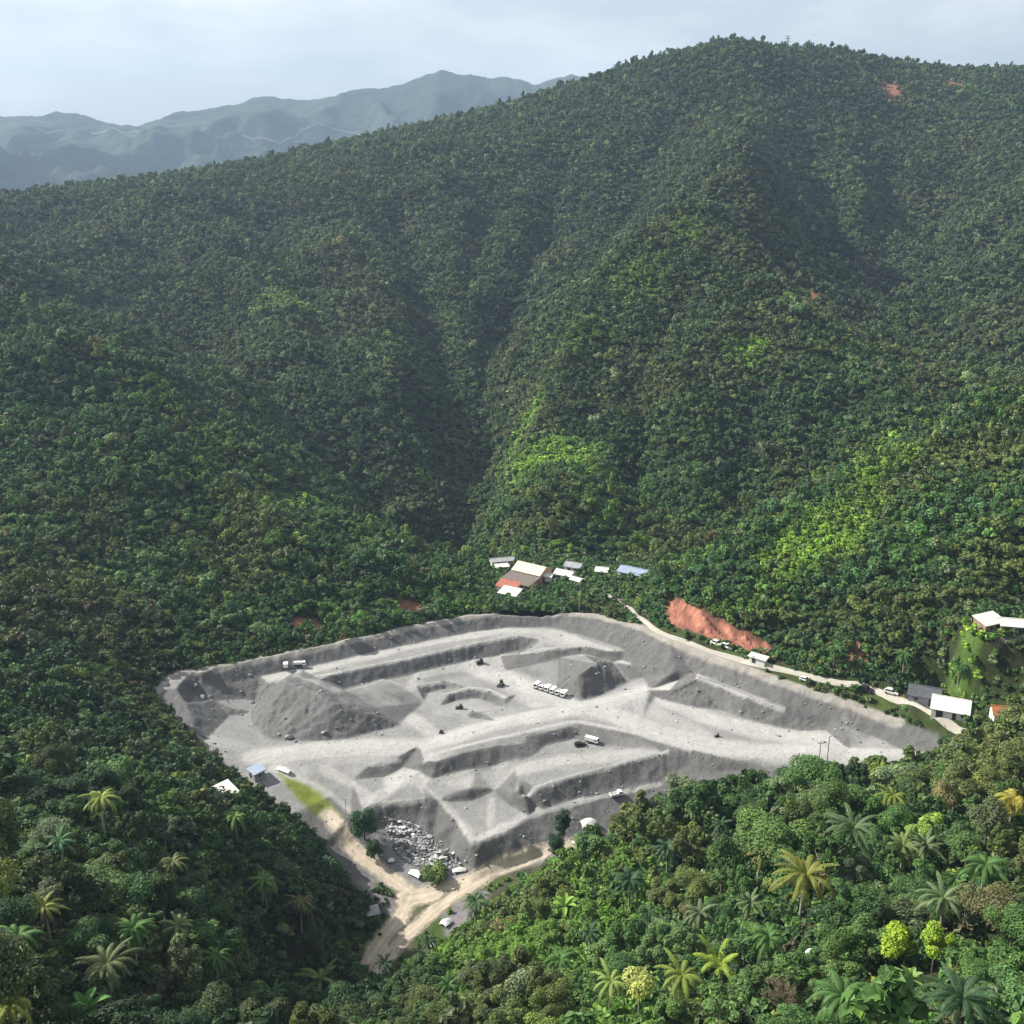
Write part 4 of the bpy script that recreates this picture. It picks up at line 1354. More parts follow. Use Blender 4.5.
PD, PG, PY, PB, PT = (.028, .06, .028), (.045, .10, .026), (.10, .14, .026), (.115, .13, .028), (.075, .11, .05)
GF, GL = 'palms on the front right slope', 'palms on the left slope'
put(BIGPALM, 852, 838, 5.2, 1.12, (.06, .10, .045), 'largest dark green feathery palm above the yellowing palm', GF, reach=16)
put(PALMS[3], 803, 885, 5.8, 1.1, PB, 'large yellowing palm with golden brown outer fronds', GF, reach=20)
put(PALMS[0], 630, 884, 6.5, .95, PD, 'dark bluish green palm on a thin pale trunk above bright shrubs', GF)
put(STARPALM, 748, 904, 4.2, .95, PT, 'small pale star shaped palm left of the yellowing palm', GF)
put(PALMS[2], 697, 918, 6, .95, (.07, .10, .05), 'grey green palm with drooping fronds beside the small star palm', GF)
put(TREEFERN, 722, 968, 3.2, .95, (.14, .20, .03), 'yellow green palm with few long upright fronds near the bottom edge', GF)
put(PALMS[1], 892, 795, 7.5, .85, PY, 'yellow fronded palm high behind the large dark palm', GF)
put(DROOP, 1012, 806, 5.5, .95, (.21, .19, .035), 'palm with arching orange yellow fronds at the right edge', GF)
put(STARPALM, 922, 850, 4.2, 1.1, PT, 'pale grey green palm right of the large dark palm', GF)
put(PALMS[0], 475, 905, 6.5, .95, (.05, .095, .038), 'tall dark green palm beside the road fork', GF)
put(PALMS[2], 385, 962, 6, .80, PD, 'dark round palm standing over the dirt road at the bottom', GF)
put(PALMS[2], 430, 938, 6, .72, (.035, .06, .03), 'small dark brownish palm beside the grey gravel yard', GF)
put(PALMS[1], 800, 760, 7.5, .55, PD, 'lone small palm silhouetted against the pale quarry floor', GF)
put(PALMS[1], 648, 905, 7.5, .7, PD, 'slender palm just right of the dark bluish palm', GF)
put(PALMS[2], 760, 850, 6, .8, (.12, .13, .04), 'olive yellow palm behind the yellowing palm', GF)
put(PALMS[0], 945, 770, 6.5, .8, PG, 'green palm in the trees near the right end of the quarry', GF)
put(PALMS[0], 265, 885, 6.5, .95, (.075, .13, .035), 'bright feathery palm in the middle of the left slope', GL)
put(PALMS[1], 100, 800, 7.5, .9, (.15, .19, .04), 'yellow green palm at the top of the left slope', GL)
put(PALMS[1], 172, 862, 7.5, .85, (.09, .11, .045), 'olive palm with thin fronds left of the bare grey tree', GL)
put(PALMS[3], 106, 968, 5.5, .85, (.075, .10, .045), 'wide grey green palm low on the left slope', GL)
put(PALMS[0], 132, 930, 6.5, .85, PG, 'green palm under the rounded tree on the left slope', GL)
put(PALMS[0], 235, 815, 6.5, .8, (.09, .15, .035), 'palm right in front of the white roofed house', GL)
put(PALMS[1], 10, 1000, 7.5, .8, (.14, .17, .04), 'yellowish palm at the lower left corner', GL)
put(PALMS[2], 45, 905, 6, .8, (.13, .16, .04), 'small yellowish palm near the left edge', GL)
put(TREEFERN, 320, 985, 3.2, 1.1, (.11, .17, .05), 'light green palm with upright fronds beside the bottom of the dirt road', GL)
put(PALMS[1], 300, 905, 7.5, .85, (.11, .11, .05), 'brownish olive palm right of the bright feathery palm', GL)
put(PALMS[2], 60, 840, 6, .8, (.05, .11, .05), 'blue green palm near the left edge above mid slope', GL)

for px, py, k, s_, tn, lab in [(668,848,0,.8,PD,'dark palm in the scrub at the top of the front slope'),(880,770,1,.8,PY,'yellow tipped palm just under the right end of the quarry'),(985,870,0,.95,PG,'green palm at mid height near the right edge'),
                               (945,905,2,1.0,PT,'pale palm above the lime yellow pair'),(590,930,2,.8,PD,'dark small palm among the fresh green shrubs'),(560,958,0,.8,PG,'green palm above the pale round tree'),(680,985,1,.9,PY,'yellowish palm right of the cream flowering tree'),
                               (840,1000,0,.9,PG,'green palm at the bottom right under the lime trees'),(960,990,3,.8,PD,'dark wide palm at the bottom right corner'),(450,985,2,.9,PG,'green palm at the bottom middle'),(610,985,1,.8,(.13,.19,.05),'light palm left of the cream flowering tree'),
                               (720,820,2,.75,PD,'small dark palm in the olive scrub'),(905,840,3,.75,(.10,.14,.05),'olive palm between the largest dark palm and the pale palm'),(770,935,0,.75,PG,'green palm below the yellowing palm')]:
    put(PALMS[k], px, py, 6.3, s_, tn, lab, GF)
for px, py, k, s_, tn, lab in [(60,760,0,.8,PG,'green palm in the hollow at the far left'),(150,760,2,.8,PD,'dark palm on the ridge left of the white roofed house'),(20,940,0,.9,PG,'green palm at the left edge low on the slope'),(215,960,1,.8,PG,'green palm under the bare grey tree'),
                               (330,860,0,.75,PD,'dark palm near the right edge of the left slope'),(180,925,2,.9,(.10,.15,.06),'light palm left of the bare grey tree low down'),(270,990,3,.75,PG,'wide green palm at the bottom left of the road')]:
    put(PALMS[k], px, py, 6.3, s_, tn, lab, GL)
for px, py, lab in [(905,655,'palm crowned tall above the trees left of the hilltop house'),(960,668,'slender palm with a thin pale trunk below the hilltop house'),(835,648,'yellowish palm above the red bank beside the access road'),(745,520,'small palm high on the right hill')]:
    put(PALMS[0], px, py, 6.5, .85, PG, lab, 'palms on the right hill')
put(BANANA[0], 212, 1008, 2.6, 1.15, (.12, .22, .04), 'bright banana plant with an upright paddle leaf at the bottom edge', 'banana plants')
put(BANANA[1], 85, 1010, 2.6, 1.1, (.07, .17, .04), 'banana plant with broad drooping leaves near the lower left corner', 'banana plants')
put(BANANA[1], 565, 905, 2.6, 1.1, (.13, .24, .04), 'yellow green banana plant in the bright shrubs by the road', 'banana plants')
put(BANANA[0], 540, 985, 2.6, .9, (.15, .22, .04), 'small yellow banana plant beside the pale round tree', 'banana plants')
put(BANANA[0], 525, 880, 2.6, 1.0, (.06, .14, .05), 'dark banana plant just below the road embankment', 'banana plants')
put(BANANA[1], 912, 972, 2.6, .7, (.12, .19, .05), 'small banana plant right below the lime trees', 'banana plants')
put(LIME, 893, 944, 4.2, 1.05, (.155, .235, .022), 'vivid lime yellow tree, left one of the pair', reach=26)
put(LIME2, 936, 943, 4.2, .98, (.15, .235, .024), 'vivid lime yellow tree, right one of the pair', reach=26)
put(ROUND, 520, 984, 5.6, .95, (.20, .24, .10), 'pale round topped tree alone in a dark gap near the bottom edge')
put(ROUND, 640, 992, 5.6, 1.2, (.30, .34, .10), 'cream flowering round tree at the bottom of the front slope')
put(ROUND, 283, 925, 5.6, .75, (.16, .21, .10), 'small pale leaved tree just right of the bare grey tree')
put(BARE, 233, 930, 4.2, .95, (.2, .2, .2), 'leafless grey tree in the dark left forest')
put(BAREB, 152, 985, 3.5, .7, (.2, .2, .2), 'small leafless brown tree low on the left slope')
put(BAREB, 782, 992, 3.5, .95, (.2, .2, .2), 'leafless brown tree near the bottom of the front right slope')
put(SHRUBTREE, 364, 830, 3.0, 1.35, (.028, .072, .028), 'dark green tree alone between the dirt road and the rubble')
put(SHRUBTREE, 374, 851, 2.4, .8, (.03, .06, .022), 'low dark tree leaning over the road at the rubble edge')
put(BUSH, 437, 876, 1.0, 1.5, (.085, .14, .03), 'bright green bush on the road corner beside white debris')
put(CONIFER, 563, 832, 5.5, 1.25, (.022, .05, .026), 'dark pointed tree where the road meets the front embankment')
put(SHRUBTREE, 556, 846, 3.0, .95, (.022, .052, .024), 'dark rounded tree beside the pointed tree at the front embankment')
put(BUSH2, 655, 800, 1.0, .9, (.03, .05, .02), 'dark shrub below the front haul road', )
put(ROUND, 140, 905, 5.2, 1.45, (.055, .125, .05), 'rounded blue green tree amid darker trees on the left slope')
put(AIRY[0], 205, 870, 5, .9, (.10, .15, .06), 'light green thin leaved tree on the upper left slope')

# broadleaf trees of the near slopes, the largest in the picture one by one
rngp = np.random.default_rng(501)
cx, cy = rngp.uniform(-205, 215, 26000), rngp.uniform(62, 330, 26000)
cs = np.concatenate([np.sort(rngp.uniform(1.15, 1.75, 1600))[::-1], np.sort(rngp.uniform(.75, 1.15, 6400))[::-1], rngp.uniform(.45, .75, 18000)])
ok = free_of(cx, cy) & (sdq(cx, cy) > 1.2 + 1.6 * cs) & (cs < .48 + .022 * np.maximum(sdq(cx, cy), 0))
cx, cy, cs = cx[ok], cy[ok], cs[ok]
ax_, ay_, as_ = np.zeros(9000), np.zeros(9000), np.zeros(9000)
m_ = 0
for x_, y_, s_ in zip(cx, cy, cs):
    if m_ and (np.hypot(ax_[:m_] - x_, ay_[:m_] - y_) < 1.75 * (as_[:m_] + s_)).any():
        continue
    if s_ > 1.15 and rngp.random() > .25:
        continue
    ax_[m_], ay_[m_], as_[m_] = x_, y_, s_
    m_ += 1
    if m_ >= 9000:
        break
X, Y, SC = ax_[:m_].copy(), ay_[:m_].copy(), as_[:m_].copy()
for ox, oy, r, rc in OCC:
    k = np.hypot(X - ox, Y - oy) > r * 1.05
    # keep the line of sight to the singled-out plants open
    front = (np.abs(X - ox * Y / oy) < r * .95) & (Y < oy) & (Y > oy - rc) & (SC > .38)
    k &= ~front
    if rc > 20:
        k &= ~((np.abs(X - ox * Y / oy) < r * 1.2) & (Y < oy) & (Y > oy - 13))
    X, Y, SC = X[k], Y[k], SC[k]
Z = H(X, Y)
vis = in_frame(X, Y, Z + 5, 12) & visible(X, Y, Z + 7.5)
dist = np.sqrt(X ** 2 + Y ** 2 + (Z - CAM_Z) ** 2) / SC ** .7
order = np.argsort(np.where(vis, dist, 1e9))
near_i = order[:292]
near_i = near_i[vis[near_i]]
near_r = dist[near_i].max()
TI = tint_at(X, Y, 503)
px_, py_ = project(X, Y, Z + 5)


def zone(px, py, y):
    if px < 420 and py > 770:
        return 'lower left slope'
    if px < 300:
        return 'slope left of the quarry'
    return 'front right slope'


# the front slope is scrubby: olive at the top, fresh green lower down by the road
fr = (px_ > 430)
ol = sstep(-.2, .4, fbm(X, Y, 22, 3, 151) + .25)[:, None] * (fr & (py_ < 900) & (px_ > 600))[:, None] * .75
TI = TI * (1 - ol) + T_OLIVE * 1.15 * ol
gr = (fr & (px_ < 640) & (py_ > 850) & (py_ < 960))[:, None] * sstep(-.4, .2, fbm(X, Y, 12, 2, 153))[:, None] * .85
TI = TI * (1 - gr) + (T_LIME * .75 + T_MID * .3) * gr
gr = (fr & (px_ > 560) & (py_ > 925))[:, None] * .5
TI = TI * (1 - gr) + T_MID * 1.35 * gr
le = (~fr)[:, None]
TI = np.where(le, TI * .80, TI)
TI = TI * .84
rngt = np.random.default_rng(509)
SC = SC * np.where(fr & (py_ > 860), .85, 1.0)
ROTZ = rngt.uniform(0, 6.28, len(X))
shrubby = np.zeros(len(X), bool)


def look(t):
    g = t[1]
    if t[0] > .11:
        return 'yellow green'
    if t[0] > t[1] * .80:
        return 'olive green'
    if g > .135:
        return 'fresh green'
    if g > .085:
        return 'mid green'
    return 'dark green'


for i in near_i:
    airy = rngt.random() < .13
    kd = (AIRY if airy else BROAD)[rngt.integers(3 if airy else 9)]
    zn, lk = zone(px_[i], py_[i], Y[i]), look(TI[i])
    lab = ('thin leaved ' if airy else 'dense ') + lk + ' broadleaf tree in the jungle on the ' + zn
    s = SC[i]
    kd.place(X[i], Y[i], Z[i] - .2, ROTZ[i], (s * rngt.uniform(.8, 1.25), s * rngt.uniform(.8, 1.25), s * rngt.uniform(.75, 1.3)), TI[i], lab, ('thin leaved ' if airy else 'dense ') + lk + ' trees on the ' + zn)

# ------------------------------------------------------------------ the rest of the woods, as one mass
rest = np.ones(len(X), bool); rest[near_i] = False
rest &= in_frame(X, Y, Z + 4, 300)
# visible outlines would double up inside the near zone: keep those that stand beyond it or out of sight
P, RT, SCL, IDX, TT = [], [], [], [], []


def push(x, y, z, s, idx, tint, szr=(.8, 1.2), seed=1):
    rng = np.random.default_rng(seed)
    n_ = len(x)
    P.append(np.stack([x, y, z], 1)); RT.append(np.stack([rng.normal(0, .06, n_), rng.normal(0, .06, n_), rng.uniform(0, 6.28, n_)], 1))
    SCL.append(np.stack([s, s, s * rng.uniform(*szr, n_)], 1)); IDX.append(idx); TT.append(tint)


rg = np.random.default_rng(521)
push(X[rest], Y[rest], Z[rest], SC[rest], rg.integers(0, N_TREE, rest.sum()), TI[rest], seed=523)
for (y0, y1, s, seed) in [(330, 520, 3.5, 531), (520, 760, 3.5, 533), (760, 1480, 3.9, 535)]:
    hw = y1 * math.tan(FOV / 2) * 1.32 + 14
    x, y = jitter_grid(-hw, hw, y0, y1, s, seed)
    k = (np.abs(x) < y * math.tan(FOV / 2) * 1.3 + 14) & free_of(x, y)
    x, y = x[k], y[k]; z = H(x, y)
    rg = np.random.default_rng(seed + 100)
    k = visible(x, y, z + 7.0)
    x, y, z = x[k], y[k], z[k]
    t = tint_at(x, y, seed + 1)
    low = np.zeros(len(x))
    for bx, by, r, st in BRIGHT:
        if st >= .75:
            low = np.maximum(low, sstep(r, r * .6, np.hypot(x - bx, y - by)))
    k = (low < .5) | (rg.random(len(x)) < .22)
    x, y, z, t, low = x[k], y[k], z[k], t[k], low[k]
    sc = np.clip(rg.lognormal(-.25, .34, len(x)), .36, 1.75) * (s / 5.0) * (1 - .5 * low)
    idx = np.where(rg.random(len(x)) < .035, N_TREE + rg.integers(0, N_PALM, len(x)), rg.integers(0, N_TREE, len(x)))
    push(x, y, z - .4, sc, idx, t, (.65, 1.45), seed + 3)
tag(scatter('forest', np.concatenate(P), np.concatenate(RT), np.concatenate(SCL), np.concatenate(IDX), np.concatenate(TT), TPL, M_LEAFI),
    'dense green forest covering the mountainsides above the quarry', 'forest', kind='stuff')

# low growth between and under the near trees and along the verges
P, RT, SCL, IDX, TT = [], [], [], [], []
x, y = jitter_grid(-230, 240, 55, 430, 1.9, 551)
z = H(x, y)
def road_d(x, y):
    d = np.full(len(x), 99.0)
    for pl, wd in JUNC:
        d = np.minimum(d, seg_dist(x, y, wl(pl)) - wd)
    return d


LOWZ = wl([(352,880,-15),(400,890,-16),(470,884,-15.8),(548,862,-15.4),(560,880,-16),(500,910,-16),(440,955,-17.5),(366,1010,-20),(330,1000,-20),(383,935,-17)])
k = ((sdq(x, y) > 1.1) | (in_poly(x, y, LOWZ) & (road_d(x, y) > 1.3) & (fbm(x, y, 6, 3, 77) > -.1))) & (seg_dist(x, y, [tuple(p) for p in ACCESS_C[::4]]) > 1.7) & (signed(x, y, SCAR) > .8) & in_frame(x, y, z + 1, 160)
for px, py, r in [(310,629,6.5),(410,607,4.5),(437,618,3),(885,703,3),(776,690,2.5),(668,546,2.5),(530,583,9),(566,576,6),(510,592,5),(502,567,5),(634,574,6),(924,700,6),(948,713,6),(988,627,5),(1012,630,5),(226,800,5),(617,600,4),(602,572,3),(1002,716,4),(448,925,4),(778,668,3),(792,684,3)]:
    q = hit(px, py)
    k &= np.hypot(x - q[0], y - q[1]) > r
for cx, cy, r in CLEAR:
    pass
for ox, oy, r, rc in OCC:
    if rc > 20:
        k &= ~((np.abs(x - ox * y / oy) < r) & (y < oy + 1) & (y > oy - 4.5))
x, y, z = x[k], y[k], z[k]
rg = np.random.default_rng(553)
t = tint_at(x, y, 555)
ppx, ppy = project(x, y, z)
f2 = (ppx > 430)
gr = (f2 & (ppx < 660) & (ppy > 850))[:, None] * .7
t = t * (1 - gr) + (T_LIME * .7 + T_MID * .3) * gr
idx = np.where(rg.random(len(x)) < .06, N_TREE + N_PALM + N_BUSH + rg.integers(0, N_PAD, len(x)), N_TREE + N_PALM + rg.integers(0, N_BUSH, len(x)))
near_open = sstep(4, 0, sdq(x, y))
push(x, y, z - .25, rg.uniform(.6, 1.35, len(x)) * (1 - .45 * near_open), idx, t * np.where(ppx < 420, .68, .8)[:, None], (.7, 1.3), 557)  # tint darkened to paint in the shade of gaps between trees
for (y0, y1, sp, sd_) in [(430, 620, 2.9, 561), (620, 900, 3.6, 563), (900, 1480, 4.6, 565)]:
    hw = y1 * math.tan(FOV / 2) * 1.3 + 12
    x, y = jitter_grid(-hw, hw, y0, y1, sp, sd_)
    k = (np.abs(x) < y * math.tan(FOV / 2) * 1.28 + 12)
    x, y = x[k], y[k]; z = H(x, y)
    k = visible(x, y, z + 6.0)
    x, y, z = x[k], y[k], z[k]
    rg = np.random.default_rng(sd_)
    ok_ = np.ones(len(x), bool)
    for px, py, r in [(890,90,20),(955,84,15),(812,300,3)]:
        q = hit(px, py)
        ok_ &= np.hypot(x - q[0], y - q[1]) > r * (.7 + .5 * fbm(x, y, 9, 2, 5))
    x, y, z = x[ok_], y[ok_], z[ok_]
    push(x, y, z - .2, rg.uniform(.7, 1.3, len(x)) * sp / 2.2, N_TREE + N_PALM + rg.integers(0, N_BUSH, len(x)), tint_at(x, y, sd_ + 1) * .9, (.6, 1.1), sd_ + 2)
tag(scatter('undergrowth', np.concatenate(P), np.concatenate(RT), np.concatenate(SCL), np.concatenate(IDX), np.concatenate(TT), TPL, M_LEAFI),
    'low leafy undergrowth filling the ground between the trees', 'undergrowth', kind='stuff')
print('near trees', len(near_i), 'reach', near_r, 'undergrowth', len(x))
# ------------------------------------------------------------------ built things
class Shape:
    """collects boxes, slabs and tubes into one mesh"""
    def __init__(self):
        self.bm = bmesh.new()

    def box(self, c, s, rz=0.0, bevel=0.0, rx=0.0, ry=0.0):
        g = bmesh.ops.create_cube(self.bm, size=1)['verts']
        M = Matrix.Translation(c) @ Matrix.Rotation(rz, 4, 'Z') @ Matrix.Rotation(ry, 4, 'Y') @ Matrix.Rotation(rx, 4, 'X') @ Matrix.Diagonal((*s, 1))
        bmesh.ops.transform(self.bm, matrix=M, verts=g)
        if bevel:
            es = list({e for v in g for e in v.link_edges})
            bmesh.ops.bevel(self.bm, geom=es, offset=bevel, segments=2, affect='EDGES', profile=.6)
        return self

    def hexa(self, pts):
        """eight corners: four below, four above, in the same order"""
        v = [self.bm.verts.new(p) for p in pts]
        for f in ((3, 2, 1, 0), (4, 5, 6, 7), (0, 1, 5, 4), (1, 2, 6, 5), (2, 3, 7, 6), (3, 0, 4, 7)):
            self.bm.faces.new([v[i] for i in f])
        return self

    def prism(self, poly, y0, y1):
        """outline in x-z pushed along y"""
        a = [self.bm.verts.new((p[0], y0, p[1])) for p in poly]; b = [self.bm.verts.new((p[0], y1, p[1])) for p in poly]
        k = len(poly)
        self.bm.faces.new(a); self.bm.faces.new(b[::-1])
        for i in range(k):
            self.bm.faces.new([a[i], b[i], b[(i + 1) % k], a[(i + 1) % k]])
        return self

    def tube(self, p0, p1, r0, r1=None, seg=10):
        p0, p1 = Vector(p0), Vector(p1); d = p1 - p0
        g = bmesh.ops.create_cone(self.bm, cap_ends=True, segments=seg, radius1=r0, radius2=r0 if r1 is None else r1, depth=d.length)['verts']
        bmesh.ops.transform(self.bm, matrix=Matrix.Translation((p0 + p1) / 2) @ d.to_track_quat('Z', 'Y').to_matrix().to_4x4(), verts=g)
        return self

    def slab(self, a, b, c, d, t):
        """a sheet through four corners with thickness t downwards"""
        low = [(p[0], p[1], p[2] - t) for p in (a, b, c, d)]
        return self.hexa(low + [tuple(p) for p in (a, b, c, d)])

    def mesh(self, name, mat):
        bmesh.ops.recalc_face_normals(self.bm, faces=self.bm.faces)
        me = bpy.data.meshes.new(name); self.bm.to_mesh(me); self.bm.free()
        me.materials.append(mat)
        return me

    def build(self, name, mat, parent=None):
        o = bpy.data.objects.new(name, self.mesh(name, mat)); COL.objects.link(o)
        o.parent = parent
        return o


def sheet_mat(name, col, rough=.45, rib=0.0, dirt=.35):
    """painted or zinc sheet with ribs and streaks of dirt"""
    m, nt, b = new_mat(name)
    tc = nd(nt, 'ShaderNodeTexCoord')
    f = noise(nt, .9, 5, .65); f2 = noise(nt, 5, 4, .6)
    c = mixc(nt, tuple(v * (1 - dirt) * k for v, k in zip(col, (1, .96, .9))), col, ramp(nt, f, .32, .62))
    c = mixc(nt, c, tuple(v * .8 for v in col), ramp(nt, f2, .55, .8, 0, .6))
    nt.links.new(c, b.inputs['Base Color'])
    b.inputs['Roughness'].default_value = rough; b.inputs['Specular IOR Level'].default_value = .35
    if rib:
        w = nd(nt, 'ShaderNodeTexWave'); w.inputs['Scale'].default_value = rib; w.inputs['Distortion'].default_value = 0
        nt.links.new(tc.outputs['Object'], w.inputs['Vector'])
        bp = nd(nt, 'ShaderNodeBump'); bp.inputs['Distance'].default_value = .05; bp.inputs['Strength'].default_value = .7
        nt.links.new(w.outputs['Fac'], bp.inputs['Height']); nt.links.new(bp.outputs[0], b.inputs['Normal'])
    return m


R_WHITE = sheet_mat('white sheet roof', (.80, .80, .76), rib=2.2, dirt=.18)
R_CREAM = sheet_mat('cream sheet roof', (.78, .73, .62), rib=2.2, dirt=.18)
R_GREY = sheet_mat('grey sheet roof', (.42, .44, .47), rib=2.2)
R_TAUPE = sheet_mat('taupe roof', (.20, .175, .155), .7, rib=2.2, dirt=.25)
R_RED = sheet_mat('rust red roof', (.48, .17, .12), .7, rib=2.0)
R_BLUE = sheet_mat('blue grey roof', (.36, .45, .60), rib=2.2, dirt=.2)
R_DARK = sheet_mat('dark slate roof', (.11, .12, .135), .6, rib=2.0)
R_ORANGE = sheet_mat('orange tile roof', (.50, .19, .085), .8, rib=3.0)
W_WHITE = simple_mat('whitewashed wall', (.72, .71, .67), .85, nscale=.8, namt=.15)
W_ORANGE = simple_mat('orange wall', (.60, .33, .20), .85, nscale=.8, namt=.15)
W_GREY = simple_mat('grey block wall', (.26, .27, .30), .9, nscale=1.2, namt=.2)
W_BRICK = simple_mat('brown block wall', (.30, .20, .15), .9, nscale=1.2, namt=.25)
M_DOOR = simple_mat('dark door', (.045, .04, .038), .6)
M_PANE = simple_mat('window glass', (.03, .035, .04), .12)
M_FRAME = simple_mat('window frame', (.55, .54, .5), .6)
M_CONC = simple_mat('concrete', (.48, .46, .42), .9, nscale=.9, namt=.2)
M_TARP = simple_mat('white canvas', (.82, .82, .80), .7, nscale=.8, namt=.08, bump=.1)
M_STEEL = simple_mat('grey steel', (.17, .175, .18), .5, .4, nscale=2, namt=.2)
M_POST = simple_mat('weathered post', (.42, .38, .33), .9, nscale=3, namt=.25)
V_WHITE = simple_mat('white vehicle paint', (.82, .82, .81), .32, nscale=1.2, namt=.06)
V_DARK = simple_mat('dark vehicle paint', (.03, .03, .032), .45, nscale=2, namt=.2)
V_GLASS = simple_mat('vehicle glass', (.012, .014, .016), .1)
V_TYRE = simple_mat('tyre rubber', (.018, .018, .018), .85)
V_RIM = simple_mat('wheel rim', (.35, .35, .36), .4, .5)
V_YEL = simple_mat('machine paint', (.09, .085, .07), .5, nscale=2, namt=.25)
M_BOULDER = simple_mat('grey boulder', (.30, .30, .30), .9, nscale=1.5, namt=.3, bump=.2)


def house(name, px, py, l, w, h, rz, roof, wall, label, cat='house', rise=.28, over=.45, mono=False, doors=((-.2, 1.1, 2.0),), windows=(.25,), group=None, dz=0.0, gable=None, ends=True, at=None):
    """a low building: long side l along its x axis; its front faces -y"""
    x, y, z = at or hit(px, py)
    e = empty(name, x, y, z + dz, rz)
    tag(e, label, cat, group)
    hw, hl = w / 2, l / 2
    up = w * rise if mono else hw * rise * 2
    s = Shape()
    if mono:
        s.prism([(-hw, -2.5), (hw, -2.5), (hw, h + up), (-hw, h)], -hl, hl)
    else:
        s.prism([(-hw, -2.5), (hw, -2.5), (hw, h), (0, h + up), (-hw, h)], -hl, hl)
    me = s.mesh('wall', wall)
    me.transform(Matrix.Rotation(math.pi / 2, 4, 'Z'))       # the outline ran along y
    o = bpy.data.objects.new('wall', me); COL.objects.link(o); o.parent = e
    s = Shape()
    t = .12; o_ = over
    if mono:
        sl = up / w
        s.slab((-hl - o_, -hw - o_, h - sl * o_ + t), (hl + o_, -hw - o_, h - sl * o_ + t), (hl + o_, hw + o_, h + up + sl * o_ + t), (-hl - o_, hw + o_, h + up + sl * o_ + t), t - .004)
        s.build('roof', roof, e)
    else:
        sl = up / hw
        for sg in (-1, 1):
            a, b = (-hl - o_, sg * (hw + o_), h - sl * o_ + t), (hl + o_, sg * (hw + o_), h - sl * o_ + t)
            c, d = (hl + o_, sg * .01, h + up + t), (-hl - o_, sg * .01, h + up + t)
            s.slab(*((a, b, c, d) if sg < 0 else (b, a, d, c)), t - .004)
        r = s.build('roof', roof, e)
        Shape().box((0, 0, h + up + t + .035), (l + 2 * o_ + .06, .34, .09)).build('ridge_cap', roof, r)
    for (u, dw, dh) in doors:
        d = Shape().box((u * l, -hw - .03, dh / 2 - .1), (dw, .10, dh + .2)).build('door', M_DOOR, e)
        Shape().box((u * l + dw * .35, -hw - .11, dh * .48), (.06, .06, .22)).build('handle', M_FRAME, d)
    for u in windows:
        wn = Shape().box((u * l, -hw - .03, h * .58), (1.3, .09, 1.05)).build('window', M_FRAME, e)
        Shape().box((u * l, -hw - .085, h * .58), (1.12, .03, .87)).build('pane', M_PANE, wn)
    if ends:
        wn = Shape().box((hl + .03, 0, h * .58), (.09, 1.2, .95)).build('window', M_FRAME, e)
        Shape().box((hl + .085, 0, h * .58), (.03, 1.0, .78)).build('pane', M_PANE, wn)
    return e


HG = 'village buildings above the far rim'
house('warehouse', 532, 577, 12.5, 9.0, 3.4, R(-33), R_CREAM, W_ORANGE, 'large cream roofed warehouse with an orange wall in the village', 'warehouse', doors=((0, 2.4, 2.6),), windows=(-.3, .3), rise=.22)
house('shed', 520, 585, 13, 8.5, 2.3, R(-33), R_TAUPE, W_BRICK, 'low brown roofed shed in front of the cream warehouse', 'shed', rise=.10, mono=True, windows=(-.25, .25))
house('shed', 508, 592, 8.0, 5.0, 2.4, R(-28), R_RED, W_WHITE, 'small red roofed shed at the left corner of the village', 'shed', rise=.16, mono=True, dz=.4)
house('shed', 510, 597, 7.2, 4.6, 1.9, R(-30), R_WHITE, W_WHITE, 'bright white roofed shed below the red roof', 'shed', rise=.22, mono=True)
house('shed', 502, 565, 9.5, 4.2, 2.5, R(14), R_GREY, W_WHITE, 'long narrow shed with a pale grey roof behind the cream warehouse', 'shed', rise=.18)
house('shed', 502, 571, 5.0, 2.2, 2.2, R(12), R_WHITE, W_GREY, 'narrow white roofed lean-to in front of the pale grey shed', 'shed', rise=.15, mono=True, windows=())
house('house', 565, 579, 7, 5.2, 2.6, R(-30), R_WHITE, W_WHITE, 'white house with a low white roof just right of the warehouse', 'house', rise=.2)
house('house', 574, 571, 6.4, 4.8, 2.6, R(-25), R_GREY, W_WHITE, 'pale grey roofed house behind the other small white houses', 'house', rise=.22)
house('hut', 577, 584, 4.2, 3.2, 2.0, R(-40), R_WHITE, W_GREY, 'small white roofed hut in front of the low white house', 'hut', rise=.18, windows=())
house('hut', 547, 580, 4.4, 3.6, 2.2, R(-20), R_WHITE, W_WHITE, 'white hut close against the right end of the warehouse', 'hut', rise=.15, windows=())
house('hut', 602, 575, 4.6, 4.0, 2.3, R(-15), R_WHITE, W_WHITE, 'lone white hut among trees left of the blue roofed shed', 'hut', rise=.25)
house('shed', 634, 577, 11, 7, 2.6, R(-32), R_BLUE, W_WHITE, 'blue roofed shed with white walls at the top of the access road', 'shed', rise=.16, doors=((.1, 2.0, 2.2),), windows=(-.3,))
house('house', 924, 699, 8.2, 7.4, 2.4, R(-24), R_DARK, W_GREY, 'dark slate roofed house beside the access road', 'house', rise=.2, doors=((.3, 2.2, 2.2),), windows=(-.25,))
wh = house('house', 950, 712, 9.6, 8.6, 2.4, R(-24), R_WHITE, W_WHITE, 'white house with a broad white roof next to the dark roofed house', 'house', rise=.24, doors=((-.28, 1.8, 2.2), (.12, 1.0, 2.1)), windows=(.36,))
house('house', 1002, 720, 5.6, 5.0, 2.6, R(-10), R_ORANGE, W_WHITE, 'orange tiled house half hidden by trees at the right edge', 'house', rise=.3)
house('house', 988, 629, 7.2, 4.6, 2.6, R(24), R_WHITE, W_BRICK, 'white lean-to roofed house at the left end of the hilltop terrace', 'house', rise=.22, mono=True, doors=((.2, 2.0, 2.1),), windows=(-.2,))
